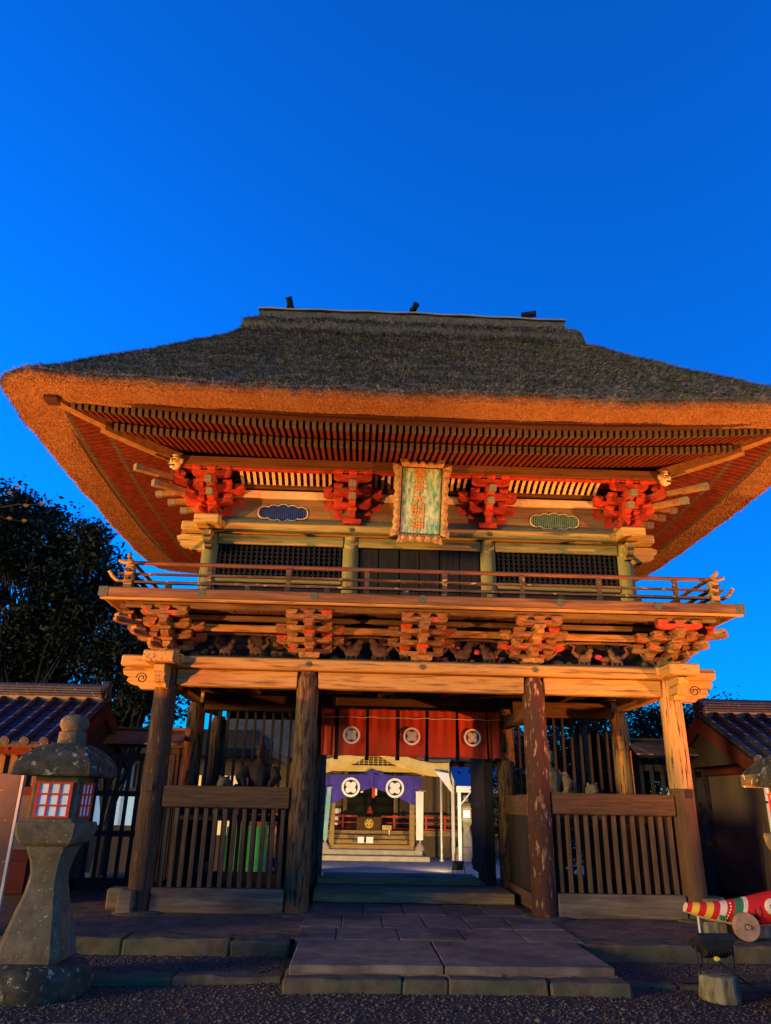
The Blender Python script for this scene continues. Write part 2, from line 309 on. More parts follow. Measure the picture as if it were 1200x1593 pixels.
    def grid(s, fn, nu, nv, mi=None, close=False):
        V = [fn(i/nu, j/nv) for j in range(nv+1) for i in range(nu+1)]
        F = [(j*(nu+1)+i, j*(nu+1)+i+1, (j+1)*(nu+1)+i+1, (j+1)*(nu+1)+i) for j in range(nv) for i in range(nu)]
        return s.add(V, F, mi)
    def slab(s, fn, nu, nv, th, mi=None):
        """a curved sheet with thickness vector th"""
        n1 = (nu+1)*(nv+1); th = Vector(th)
        A = [Vector(fn(i/nu, j/nv)) for j in range(nv+1) for i in range(nu+1)]
        V = A + [p+th for p in A]; F = []
        for j in range(nv):
            for i in range(nu):
                q = (j*(nu+1)+i, j*(nu+1)+i+1, (j+1)*(nu+1)+i+1, (j+1)*(nu+1)+i)
                F += [q, tuple(n1+k for k in reversed(q))]
        ring = [i for i in range(nu)] + [nu+j*(nu+1) for j in range(nv)] + [nv*(nu+1)+i for i in range(nu, 0, -1)] + [j*(nu+1) for j in range(nv, 0, -1)]
        for a in range(len(ring)):
            b = (a+1) % len(ring); F.append((ring[b], ring[a], ring[a]+n1, ring[b]+n1))
        return s.add(V, F, mi)
    def xf(s, M):
        s.v = [tuple(M @ Vector(p)) for p in s.v]; return s
    def mesh(s, name, mats, smooth=None):
        me = bpy.data.meshes.new(name); me.from_pydata(s.v, [], s.f)
        for m in (mats if isinstance(mats, (list, tuple)) else [mats]): me.materials.append(MT[m] if isinstance(m, str) else m)
        if any(s.m): me.polygons.foreach_set('material_index', s.m)
        if smooth:
            me.polygons.foreach_set('use_smooth', [True]*len(me.polygons)); me.set_sharp_from_angle(angle=R(smooth))
        me.update(); return me
    def build(s, name, mats, parent=None, smooth=None):
        return put(name, s.mesh(name, mats, smooth), parent)

def put(name, me, parent=None, mat=None):
    o = bpy.data.objects.new(name, me); COL.objects.link(o)
    if mat is not None: o.matrix_local = mat
    if parent is not None:
        o.parent = parent
        o.matrix_parent_inverse = Matrix.Translation(-abs_loc(parent))
    return o
def abs_loc(o):
    l = Vector((0, 0, 0))
    if o.type == 'EMPTY': l = o.location.copy()
    return l
def thing(name, label, cat, loc=(0, 0, 0), group=None):
    o = bpy.data.objects.new(name, None); o.empty_display_size = 0.1; COL.objects.link(o); o.location = loc
    return tag(o, label, cat, group)
def tag(o, label, cat, group=None):
    o['label'] = label; o['category'] = cat
    if group: o['group'] = group
    return o
def struct(o): o['kind'] = 'structure'; return o
def stuff(o): o['kind'] = 'stuff'; return o
def npmesh(name, V, F4, mat, mi=None):
    """fast mesh from arrays; F4 is (n,3) or (n,4)"""
    me = bpy.data.meshes.new(name); k = F4.shape[1]
    me.vertices.add(len(V)); me.vertices.foreach_set('co', V.astype(np.float32).ravel())
    me.loops.add(F4.size); me.loops.foreach_set('vertex_index', F4.astype(np.int32).ravel())
    me.polygons.add(len(F4)); me.polygons.foreach_set('loop_start', np.arange(0, F4.size, k, dtype=np.int32))
    me.polygons.foreach_set('loop_total', np.full(len(F4), k, dtype=np.int32))
    for m in (mat if isinstance(mat, (list, tuple)) else [mat]): me.materials.append(MT[m])
    me.update(calc_edges=True); me.validate(); return me
T = lambda x, y, z: Matrix.Translation((x, y, z))
RZ = lambda a: Matrix.Rotation(a, 4, 'Z')
RX = lambda a: Matrix.Rotation(a, 4, 'X')
RY = lambda a: Matrix.Rotation(a, 4, 'Y')

# ================================================================== ground, platform, paving
GZ0 = -0.20
def ground_z(x, y):
    t = min(1, max(0, (y-4.6)/1.2)); t = t*t*(3-2*t)
    return GZ0 + (-0.43)*t + (0.046*math.exp(-(x/1.9)**6) if y < -2.0 else 0) + 0.012*mnoise.noise(Vector((x*0.9, y*0.9, 0)))
def axis(vals):
    out = []
    for a, b, n in vals: out += [a+(b-a)*i/n for i in range(n)]
    return out + [vals[-1][1]]
gx = axis([(-900, -60, 6), (-60, -8, 12), (-8, 8, 64), (8, 60, 12), (60, 900, 6)])
gy = axis([(-900, -60, 5), (-60, -12, 8), (-12, 8, 80), (8, 60, 20), (60, 1500, 8)])
V = np.array([(x, y, ground_z(x, y)) for y in gy for x in gx]); nx = len(gx)
F = np.array([(j*nx+i, j*nx+i+1, (j+1)*nx+i+1, (j+1)*nx+i) for j in range(len(gy)-1) for i in range(nx-1)])
struct(put('ground', npmesh('ground', V, F, 'gravel')))

# loose gravel in front of the steps
def pebbles(name, n, x0, x1, y0, y1, zf, smin, smax, mat='pebble'):
    rng = np.random.default_rng(3)
    oc = np.array([(1, 0, 0), (-1, 0, 0), (0, 1, 0), (0, -1, 0), (0, 0, 1), (0, 0, -1)], float)
    of = np.array([(0, 2, 4), (2, 1, 4), (1, 3, 4), (3, 0, 4), (2, 0, 5), (1, 2, 5), (3, 1, 5), (0, 3, 5)])
    P = np.stack([rng.uniform(x0, x1, n), rng.uniform(y0, y1, n)], 1)
    Z = np.array([zf(a, b) for a, b in P])
    s = rng.uniform(smin, smax, (n, 1, 3)) * np.array([1, 1, 0.6]); s *= rng.uniform(0.6, 1.2, (n, 1, 1))
    Vv = oc[None]*s*(1+rng.uniform(-0.25, 0.25, (n, 6, 1)))
    a = rng.uniform(0, 6.28, n); ca, sa = np.cos(a)[:, None], np.sin(a)[:, None]
    X = Vv[:, :, 0]*ca - Vv[:, :, 1]*sa; Y = Vv[:, :, 0]*sa + Vv[:, :, 1]*ca
    Vv = np.stack([X+P[:, :1], Y+P[:, 1:], Vv[:, :, 2]+Z[:, None]+0.002], 2).reshape(-1, 3)
    Fv = (of[None]+6*np.arange(n)[:, None, None]).reshape(-1, 3)
    return stuff(put(name, npmesh(name, Vv, Fv, mat)))
g = pebbles('gravel', 26000, -5.5, 5.0, -6.2, -2.6, ground_z, 0.006, 0.017)
tag(g, 'loose dark gravel spread on the ground before the stone steps', 'gravel')

# stylobate platform under the gate, with its front kerb stones as pieces
PX0, PX1 = -5.2, 5.4
b = MB()
def pf(u, v):
    x = PX0+0.02 + (PX1-PX0-0.04)*u; y = -1.62+(5.0+1.62)*v
    return (x, y, 0.0 + 0.010*mnoise.noise(Vector((x*2.2, y*2.2, 1))) - 0.004 if 0.001 < v < 0.999 else -0.01)
b.grid(pf, 110, 80)
b.box(PX0, PX1, -1.60, 5.0, -0.75, -0.06)
platform = struct(b.build('stone_platform', 'plat', None, 30))
def stone_mesh(lx, ly, lz, seed, c=0.02, rough=0.010):
    """a dressed stone with worn edges, subdivided so that noise can wobble its faces"""
    b = MB(); b.box(-lx/2, lx/2, -ly/2, ly/2, -lz, 0, c)
    import bmesh
    me = b.mesh('stone', 'kerb'); bm = bmesh.new(); bm.from_mesh(me)
    bmesh.ops.recalc_face_normals(bm, faces=bm.faces)
    es = [e for e in bm.edges if e.calc_length() > 0.22]
    bmesh.ops.subdivide_edges(bm, edges=es, cuts=max(1, min(6, int(lx/0.18))), use_grid_fill=True)
    for v in bm.verts:
        n = mnoise.noise_vector(v.co*5.0+Vector((seed*3.7, seed, 0)))
        v.co += Vector(n)*rough
    bm.to_mesh(me); bm.free(); return me
def stones(name, x0, x1, y0, y1, ztop, h, cuts, mat, parent, seed=0, rough=0.020, gap=0.008):
    xs = [x0]+cuts+[x1]
    for i in range(len(xs)-1):
        lx = xs[i+1]-xs[i]-gap
        me = stone_mesh(lx, y1-y0, h, seed+i, 0.02, rough); me.materials.clear(); me.materials.append(MT[mat])
        put(name, me, parent, T((xs[i]+xs[i+1])/2, (y0+y1)/2, ztop+random.uniform(-0.006, 0.004)) @ RZ(random.uniform(-0.004, 0.004)))
stones('kerb_stone', -5.2, -1.44, -1.80, -1.42, 0.006, 0.20, [-4.3, -3.05, -2.02], 'kerb', platform, 1)
stones('kerb_stone', 1.46, 5.3, -1.78, -1.42, 0.006, 0.20, [2.65, 3.8, 4.5], 'kerb', platform, 11)
# lower terrace: a gravel strip held by a second mossy kerb
b = MB()
b.grid(lambda u, v: (-5.1+3.75*u, -2.62+0.83*v, -0.136+0.012*mnoise.noise(Vector((u*14, v*4, 2)))), 60, 12)
b.grid(lambda u, v: (1.36+3.7*u, -2.62+0.85*v, -0.150+0.012*mnoise.noise(Vector((u*14, v*4, 5)))), 60, 12)
terr = struct(b.build('lower_terrace', 'gravel', None, 40))
stones('kerb_stone', -4.0, -1.42, -2.74, -2.52, -0.128, 0.13, [-3.1, -2.35], 'kerb', terr, 21, 0.02)
stones('kerb_stone', 1.42, 3.6, -2.74, -2.55, -0.150, 0.12, [2.0, 2.9], 'kerb', terr, 31, 0.02)
g2 = pebbles('gravel', 9000, -4.6, 4.6, -2.55, -1.82, lambda x, y: (-0.136 if x < 0 else -0.150) if abs(x) > 1.45 else -0.5, 0.006, 0.014)
tag(g2, 'fine gravel on the low terrace between the two kerbs', 'gravel')
# central paved approach
path = struct(MB().box(-1.34, 1.40, -2.96, 1.0, -0.6, -0.045).build('paved_path', 'plat'))
def slab(x0, x1, y0, y1, z, h, seed, mat='slab', rough=0.006):
    me = stone_mesh(x1-x0-0.010, y1-y0-0.010, h, seed, 0.010, rough); me.materials.clear(); me.materials.append(MT[mat])
    put('paving_slab', me, path, T((x0+x1)/2, (y0+y1)/2, z+random.uniform(-0.003, 0.003)))
xs = [-1.36, -0.06, 1.39]
for i in range(2): slab(xs[i], xs[i+1], -2.95, -1.72, 0.012, 0.085, 40+i)
rows = [(-1.72, -0.98, [-1.40, -1.0, -0.36, 0.30, 0.92, 1.50]), (-0.98, 0.0, [-1.40, -0.95, -0.50, -0.02, 0.47, 0.95, 1.50]), (0.0, 0.98, [-1.36, -0.7, -0.2, 0.33, 0.82, 1.36])]
for k, (y0, y1, xs) in enumerate(rows):
    for i in range(len(xs)-1): slab(xs[i], xs[i+1], y0, y1, 0.012, 0.06, 50+10*k+i)
stones('step_stone', -1.40, 1.46, -3.14, -2.70, -0.056, 0.16, [-0.42, -0.05, 0.78], 'kerb', path, 71, 0.018)
# a line of edging stones nearer the viewer
edge = struct(MB().box(-3.0, 3.2, -4.35, -3.93, -0.5, -0.215).build('edging_strip', 'plat'))
stones('edging_stone', -3.0, 3.2, -4.35, -3.92, -0.172, 0.14, [-1.9, -0.7, 0.55, 1.8], 'slab', edge, 91, 0.012)
# courtyard behind the gate
yard = struct(MB().grid(lambda u, v: (-14+28*u, 5.3+30*v, -0.60+0.004*mnoise.noise(Vector((u*60, v*60, 0)))), 40, 40).build('courtyard', 'yard', None, 30))

# fallen leaves and grit blown against the stones
rng = np.random.default_rng(21); n = 420
LX = np.concatenate([rng.uniform(-4.4, -1.3, 190), rng.uniform(1.4, 4.2, 130), rng.uniform(-3.0, 3.0, 100)]); LYv = np.concatenate([rng.uniform(-1.75, -0.25, 320), rng.uniform(-3.9, -3.2, 100)])
LZ = np.array([0.012 if y > -1.8 else ground_z(x, y)+0.012 for x, y in zip(LX, LYv)])
a = rng.uniform(0, 6.28, n); L = rng.uniform(0.012, 0.032, n); c, s_ = np.cos(a)*L, np.sin(a)*L; z1 = rng.uniform(0, 0.012, n)
Vv = np.stack([np.stack([LX-c, LYv-s_, LZ], 1), np.stack([LX-s_*0.5, LYv+c*0.5, LZ+z1], 1), np.stack([LX+c, LYv+s_, LZ+0.004], 1), np.stack([LX+s_*0.5, LYv-c*0.5, LZ+z1*0.6], 1)], 1).reshape(-1, 3)
MT['litter'] = surf('fallen_leaf', (0.09, 0.055, 0.028), (0.03, 0.02, 0.012), scale=9, bump=0)
tag(stuff(put('fallen_leaves', npmesh('fallen_leaves', Vv, np.arange(4*n).reshape(-1, 4), 'litter'))), 'scattered small brown leaves on the platform and gravel', 'leaves')
g3 = pebbles('gravel', 500, -5.0, 4.6, -5.2, -3.15, ground_z, 0.018, 0.036)
tag(g3, 'larger stones lying in the forecourt gravel', 'gravel')

# ================================================================== the gate
CW, CWI, DD = 3.398, 1.521, 2.086          # column half spans, row spacing
UW, UWI, UY = 3.086, 1.018, 0.31           # upper storey
ZB, ZM, ZD = 2.663, 2.885, 3.029           # beam bottom, plate bottom, plate top
ZBAL, BXH, BY = 3.787, 4.200, -0.800       # balcony
ZUD = 5.065
RY0 = 2*DD                                  # rear row
gate = thing('two_storey_gate', 'old two-storey wooden shrine gate with thick thatched roof and red brackets', 'gate', (0, DD, 0))
G = gate

# --- columns
def column(x, y, r, z0, z1, mats, split=None, n=28):
    b = MB(); rings = 26; V = []; F = []
    for j in range(rings+1):
        z = z0+(z1-z0)*j/rings
        t = j/rings; rr = r*(1.0-0.06*t*t)
        if z1-z < 0.07: rr *= 1-0.25*(1-(z1-z)/0.07)
        for i in range(n):
            a = 2*PI*i/n
            d = 0.006*mnoise.noise(Vector((math.cos(a)*3+x*5, math.sin(a)*3+y*3, z*0.8))) + 0.003*mnoise.noise(Vector((a*6, x, z*1.5)))
            V.append((x+math.cos(a)*(rr+d), y+math.sin(a)*(rr+d), z))
    for j in range(rings):
        zc = z0+(z1-z0)*(j+0.5)/rings
        for i in range(n):
            F.append((j*n+i, j*n+(i+1) % n, (j+1)*n+(i+1) % n, (j+1)*n+i)); b.m.append(1 if split and zc < split else 0)
    F.append(tuple(range(rings*n, (rings+1)*n))); b.m.append(0)
    b.v = V; b.f = F
    return b.build('column', mats, G, 60)
RC = 0.152
column(-CW, 0, RC, 0, ZD-0.02, ['col_deep'])
column(-CWI, 0, RC, 0, ZM-0.003, ['col_worn'])
column(CWI, 0, RC, 0, ZM-0.003, ['col_dark'])
column(CW, 0, RC, 0, ZD-0.02, ['col_bare', 'col_brown'], 1.53)
for k, (x, m) in enumerate(((-CW, 'col_worn'), (-CWI, 'col_worn'), (CWI, 'col_worn'), (CW, 'col_bare'))):
    column(x, DD, RC*0.97, 0, ZB+0.03, [m]); column(x, RY0, RC*0.97, 0, ZB+0.03, ['col_worn'])
for (x, y) in ((-CW, 0), (-CWI, 0), (CWI, 0), (CW, 0)):
    b = MB(); b.lathe([(0.30, -0.02), (0.30, 0.012), (0.27, 0.026), (0.10, 0.028)], (x, y, 0), 20, jit=0.05); b.build('column_stone', 'kerb', G, 40)
# small paper charms and wedge sockets on the columns
def socket(x, y, z, w, h, m): MB().box(x-w/2, x+w/2, y-0.012, y+0.05, z-h/2, z+h/2, 0.004).build('wedge_socket', m, G)
socket(CW+0.03, -RC-0.004, 1.44, 0.085, 0.10, 'dark_wood'); socket(-CWI+0.03, -RC-0.004, 1.34, 0.05, 0.13, 'dark_wood')
socket(-CW-0.02, -RC-0.004, 1.40, 0.09, 0.10, 'wood_z'); socket(CWI-0.03, -RC-0.004, 1.33, 0.07, 0.09, 'worn_bracket')

# --- lower beams and plate
def beam(name, x0, x1, y0, y1, z0, z1, m, c=0.012, parent=G): return MB().box(x0, x1, y0, y1, z0, z1, c).build(name, m, parent)
for (x0, x1) in ((-CW+0.14, -CWI-0.135), (-CWI+0.135, CWI-0.135), (CWI+0.135, CW-0.14)):
    beam('tie_beam', x0, x1, -0.085, 0.085, ZB, ZM-0.004, 'ochre_x')
plate_front = beam('wall_plate', -3.98, 3.98, -0.20, 0.20, ZM, ZD, 'ochre_x', 0.02)
for s in (-1, 1):
    beam('wall_plate', s*CW-0.20, s*CW+0.20, -0.58, RY0+0.58, ZM+0.006, ZD+0.006, 'ochre_y', 0.02)
    for y0, y1 in ((0.14, DD-0.135), (DD+0.135, RY0-0.14)):
        beam('tie_beam', s*CW-0.07, s*CW+0.07, y0, y1, ZB+0.02, ZM-0.004, 'ochre_y')
        beam('tie_beam', s*CWI-0.06, s*CWI+0.06, y0, y1, 2.38, 2.56, 'wood_y')
# plate corner caps (the thick crossing lapped ends)
for s in (-1, 1):
    b = MB(); b.prism([(-0.36, -0.10), (0.36, -0.10), (0.30, -0.20), (0.16, -0.23), (-0.16, -0.23), (-0.30, -0.20)], -0.001, 0.002, 'xy')
    b = MB(); b.box(s*CW-0.25, s*CW+0.25, -0.27, 0.10, ZM+0.03, ZD+0.016, 0.03); b.build('plate_corner', 'ochre_x', G)
# carved beam noses at the corner columns: one facing the viewer, one to the side
def nose_profile(L, h):
    pts = [(0, h), (L*0.80, h), (L, h*0.86), (L*0.96, h*0.62), (L*0.80, h*0.52), (L*0.86, h*0.34), (L*0.70, h*0.20), (L*0.52, h*0.16), (L*0.42, 0), (0, 0)]
    return pts
def spiral(cx, cz, r, turns, n=34):
    return [(cx+math.cos(a)*r*(1-0.75*k/n), cz+math.sin(a)*r*(1-0.75*k/n)) for k in range(n+1) for a in [turns*2*PI*k/n]]
for s in (-1, 1):
    b = MB(); pr_ = nose_profile(0.46, 0.30)
    b.prism([(s*(CW+0.12+a), ZB-0.06+z) for a, z in pr_], -0.072, 0.072, 'xz')
    o = b.build('beam_nose', 'ochre_x', G)
    sp = MB(); sp.tube([(s*(CW+0.12+0.20)+x*s, -0.074, ZB+0.08+z) for x, z in spiral(0, 0, 0.075, 1.6)], 0.006, 5); sp.build('scroll', 'dark_wood', o)
    b = MB(); b.prism([(-0.12-a*0.8, ZB-0.06+z) for a, z in pr_], s*CW-0.065, s*CW+0.065, 'yz')
    b.build('beam_nose', 'ochre_y', G)
# flower-shaped nail covers on the plate
def flower(x, y, z, r=0.035, parent=G, m='metal_green'):
    b = MB(); pts = []
    for k in range(36):
        a = 2*PI*k/36; rr = r*(0.86+0.16*abs(math.cos(3*a))); pts.append((x+math.cos(a)*rr, z+math.sin(a)*rr))
    b.prism(pts, y-0.012, y+0.004, 'xz'); b.ell((x, y-0.012, z), (r*0.35, 0.01, r*0.35), 8, 5); b.build('nail_cover', m, parent, 40)
for x in (-CWI, 0.0, CWI): flower(x, -0.202, ZM+0.075, 0.036)

# --- inside: middle row ties, ceiling boards, passage sides, sill steps
for (x0, x1) in ((-CW+0.13, -CWI-0.12), (-CWI+0.12, CWI-0.12), (CWI+0.12, CW-0.13)):
    beam('tie_beam', x0, x1, DD-0.10, DD+0.08, 2.58, 2.82, 'wood_x')
    beam('tie_beam', x0, x1, RY0-0.08, RY0+0.08, ZB, ZM-0.004, 'wood_x')
n = 14
for k in range(n):
    y0 = 0.22+(RY0-0.44)*k/n; y1 = 0.22+(RY0-0.44)*(k+1)/n
    beam('ceiling_board', -CW+0.21, CW-0.21, y0+0.004, y1-0.004, 2.90, 2.93, 'dark_wood_x', 0.0)
for x in (-2.46, -0.5, 0.5, 2.46): beam('ceiling_joist', x-0.05, x+0.05, 0.1, RY0-0.1, 2.825, 2.895, 'wood_y')
for s in (-1, 1):      # low boarded sides of the passage and door jambs
    beam('dado_rail', s*CWI-0.06, s*CWI+0.06, 0.13, DD-0.12, 1.13, 1.40, 'wood_y')
    beam('dado_sill', s*CWI-0.07, s*CWI+0.07, 0.13, DD-0.12, 0.02, 0.22, 'wood_y')
    nb = 9
    for k in range(nb):
        y0 = 0.15+(DD-0.29)*k/nb; y1 = 0.15+(DD-0.29)*(k+1)/nb
        beam('dado_board', s*CWI-0.03, s*CWI+0.03, y0+0.004, y1-0.004, 0.22, 1.13, 'dark_wood', 0.006)
    beam('door_jamb', s*1.22-0.075 if s > 0 else -1.46, 1.295 if s > 0 else -1.37, DD-0.09, DD+0.09, 0.0, 2.58, 'dark_wood', 0.01)
    # door leaf folded back into the passage behind
    xl = 1.18 if s > 0 else -1.40
    b = MB(); b.box(xl-0.03, xl+0.03, DD+0.16, DD+1.28, 0.26, 2.5, 0.01)
    lf = b.build('door_leaf', 'dark_wood', G)
    for z in (0.32, 1.2, 2.3): MB().box(xl-0.045, xl+0.045, DD+0.17, DD+1.27, z, z+0.12, 0.006).build('door_rail', 'dark_wood_x', lf)
beam('door_lintel', -1.37, 1.14, DD-0.085, DD+0.085, 2.60, 2.66, 'dark_wood_x')
beam('threshold_step', -1.37, 1.36, 0.98, 1.98, 0.014, 0.148, 'step_wood', 0.015)
beam('threshold_step', -1.36, 1.05, 1.90, 2.16, 0.149, 0.232, 'step_wood', 0.012)
beam('passage_floor', -1.36, 1.36, 2.17, 4.9, -0.02, 0.06, 'slab', 0.01)

# --- barred bays on either side
def bay(x0, x1, y, front):
    s_ = -1 if x0 < 0 else 1
    mr = 'wood_x'
    beam('bay_rail', x0, x1, y-0.075, y+0.06, 1.172, 1.425, mr, 0.012)
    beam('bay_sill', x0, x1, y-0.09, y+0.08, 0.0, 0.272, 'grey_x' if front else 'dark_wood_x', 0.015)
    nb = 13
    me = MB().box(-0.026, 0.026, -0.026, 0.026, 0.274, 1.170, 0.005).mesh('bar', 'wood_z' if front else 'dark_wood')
    for k in range(nb):
        x = x0+(x1-x0)*(k+0.62)/(nb+0.24)
        put('bar', me, G, T(x, y, 0) @ RZ(random.uniform(-0.03, 0.03)))
    if not front:
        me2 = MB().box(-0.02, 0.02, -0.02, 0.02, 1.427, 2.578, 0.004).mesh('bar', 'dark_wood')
        for k in range(11):
            x = x0+(x1-x0)*(k+0.6)/11.2
            put('bar', me2, G, T(x, y, 0) @ RZ(random.uniform(-0.03, 0.03)))
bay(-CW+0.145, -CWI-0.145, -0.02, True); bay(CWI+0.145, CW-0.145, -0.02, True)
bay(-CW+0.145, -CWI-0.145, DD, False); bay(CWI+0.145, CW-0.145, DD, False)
for s in (-1, 1):
    b = MB(); x0, x1 = sorted((s*(CW-0.15), s*(CWI+0.15)))
    b.box(x0, x1, 0.75, 1.95, 1.00, 1.06, 0.008); b.build('statue_shelf', 'dark_wood_x', G)
    for x in (x0+0.1, x1-0.1): beam('shelf_post', x-0.04, x+0.04, 0.8, 0.88, 0.0, 0.999, 'dark_wood', 0.005)
    # sill ends poking out past the corner columns, and side rails
    b = MB()
    xa, xb = sorted((s*(CW+0.02), s*(CW+0.20))); b.box(xa, xb, -0.26, 0.12, -0.0, 0.255, 0.02); b.build('sill_end', 'grey_x', G)
    xa, xb = sorted((s*(CW+0.21), s*(CW+0.42))); b = MB(); b.box(xa, xb, 0.06, 0.30, 0.0, 0.24, 0.02); b.build('sill_end', 'grey_x', G)
    for y0, y1 in ((0.14, DD-0.14), (DD+0.14, RY0-0.14)):
        beam('side_rail', s*CW-0.06, s*CW+0.06, y0, y1, 1.18, 1.42, 'wood_y'); beam('side_sill', s*CW-0.07, s*CW+0.07, y0, y1, 0.0, 0.26, 'wood_y')
        me = MB().box(-0.026, 0.026, -0.026, 0.026, 0.262, 1.178, 0.005).mesh('bar', 'dark_wood')
        for k in range(12): put('bar', me, G, T(s*CW, y0+(y1-y0)*(k+0.5)/12, 0))

# --- bracket sets
_cache = {}
def arm_mesh(L, h, w, m):
    k = ('arm', round(L, 3), round(h, 3), round(w, 3), m)
    if k not in _cache:
        e = min(0.10, L*0.16); b = MB()
        right = [(L/2, h), (L/2, h*0.52), (L/2-e*0.14, h*0.30), (L/2-e*0.45, h*0.10), (L/2-e, 0)]
        poly = right + [(-x, z) for x, z in reversed(right)]
        b.prism(poly, -w/2, w/2, 'xz'); _cache[k] = b.mesh('arm', m)
    return _cache[k]
def out_mesh(y0, y1, h, w, m):
    """arm running outwards (-y) with a rounded lower tip"""
    k = ('out', round(y0, 3), round(y1, 3), round(h, 3), m)
    if k not in _cache:
        e = 0.09; b = MB()
        poly = [(y0, 0), (y0, h), (y1, h), (y1, h*0.5), (y1+e*0.14, h*0.3), (y1+e*0.45, h*0.1), (y1+e, 0)]
        b.prism(poly, -w/2, w/2, 'yz'); _cache[k] = b.mesh('arm', m)
    return _cache[k]
def block_mesh(s, h, m):
    k = ('blk', round(s, 3), round(h, 3), m)
    if k not in _cache:
        b = MB(); V = []
        for (f, z) in ((0.66, 0), (0.74, h*0.16), (1.0, h*0.46), (1.0, h)):
            q = s/2*f; V += [(-q, -q, z), (q, -q, z), (q, q, z), (-q, q, z)]
        F = [(3, 2, 1, 0), (12, 13, 14, 15)]
        for j in range(3): F += [(j*4+i, j*4+(i+1) % 4, (j+1)*4+(i+1) % 4, (j+1)*4+i) for i in range(4)]
        b.add(V, F); _cache[k] = b.mesh('block', m)
    return _cache[k]
def tail_mesh(L, h, w, m, me2):
    k = ('tail', round(L, 3), m)
    if k not in _cache:
        b = MB(); b.box(-w/2, w/2, -L, 0.12, -h/2, h/2, 0.008); b.box(-w/2-0.004, w/2+0.004, -L-0.012, -L+0.10, -h/2-0.004, h/2+0.004, 0.006, mi=1); _cache[k] = b.mesh('tail_rafter', [m, me2])
    return _cache[k]
def bracket_set(x, y, z, rot, pitch, step, nst, Ls, marm, mblk, mbase, w=0.085, tails=0, label=None, base=0.26, hd=0.115, bs=0.125, sides=(-1, 1), mix=None, with_base=True):
    """stepped bracket cluster facing -y (turned by rot): base block, then arms and bearing blocks tier by tier"""
    M0 = T(x, y, z) @ RZ(rot)
    root = bpy.data.objects.new('bracket_set', None); COL.objects.link(root); root.empty_display_size = 0.1
    root.parent = G; root.matrix_parent_inverse = Matrix.Translation(-G.location)
    if label: root['label'] = label
    ah, bh = pitch*0.55, pitch*0.45
    rnd = random.Random(int((x+9)*131+(y+5)*17+z*7))
    pick = (lambda: marm if not mix or rnd.random() > 0.35 else rnd.choice(mix))
    pickb = (lambda: mblk if not mix or rnd.random() > 0.35 else rnd.choice(mix))
    if with_base: put('base_block', block_mesh(base, hd, mbase), root, M0)
    for t in range(nst+1):
        zt = hd+pitch*t
        # lateral arms on each completed step plane
        for k in range(0, min(t, nst)+1):
            lev = t-k                     # 0 short arm, 1 long arm, then carried by beams
            if lev > 1 or (t == nst and k < nst): continue
            L = Ls[lev]
            put('arm', arm_mesh(L, ah, w, pick()), root, M0 @ T(0, -step*k, zt))
            for q in (-1, 0, 1):
                if q and q not in sides: continue
                if q == 0 and lev == 1: continue
                bm_ = greyb if (q == 0 and greyb) else pickb()
                put('block', block_mesh(bs, bh, bm_), root, M0 @ T(q*(L/2-bs*0.5), -step*k, zt+ah))
        if t < nst:
            put('arm', out_mesh(0.12, -step*(t+1)-0.055, ah, w*0.98, pick()), root, M0 @ T(0, 0, zt+0.002))
            put('block', block_mesh(bs, bh, pickb()), root, M0 @ T(0, -step*(t+1), zt+ah+0.002))
    return root, M0
greyb = None
# lower (balcony) brackets
LP, LS, LN = 0.116, 0.185, 3
LM = ['worn_ochre', 'red', 'worn_bracket', 'worn_ochre']
for i, x in enumerate((-CW, -CWI, 0.0, CWI, CW)):
    lab = 'weathered balcony bracket set' if abs(x) < 1 else None
    bracket_set(x, -0.0, ZD+0.004, 0, LP, LS, LN, (0.60, 0.92), 'worn_bracket', 'worn_bracket', 'worn_ochre', w=0.10, mix=LM, base=0.28, hd=0.10, bs=0.145)
for s in (-1, 1):
    for y in (0.0, DD, RY0):
        bracket_set(s*CW, y, ZD+0.008, -s*PI/2*(-1), LP, LS, LN, (0.60, 0.92), 'worn_bracket', 'worn_bracket', 'worn_ochre', w=0.10, bs=0.145, mix=LM, base=0.28, hd=0.10, with_base=(y > 0))
def corner_arms(cx, cy, z, ang, pitch, step, nst, marm, mblk, hd, w=0.085, bs=0.125):
    """diagonal arms of a corner set, stepped out along ang"""
    root = bpy.data.objects.new('corner_bracket', None); COL.objects.link(root); root.parent = G; root.matrix_parent_inverse = Matrix.Translation(-G.location)
    M0 = T(cx, cy, z) @ RZ(ang); ah, bh = pitch*0.55, pitch*0.45
    for t in range(nst):
        zt = hd+pitch*t
        put('arm', out_mesh(0.1, -(step*(t+1))*1.414-0.08, ah, w, marm), root, M0 @ T(0, 0, zt+0.004))
        put('block', block_mesh(bs, bh, mblk), root, M0 @ T(0, -(step*(t+1))*1.414, zt+ah+0.004))
    return root
for s in (-1, 1):
    corner_arms(s*CW, 0, ZD+0.006, s*PI/4, LP, LS, LN, 'worn_bracket', 'worn_ochre', 0.10)
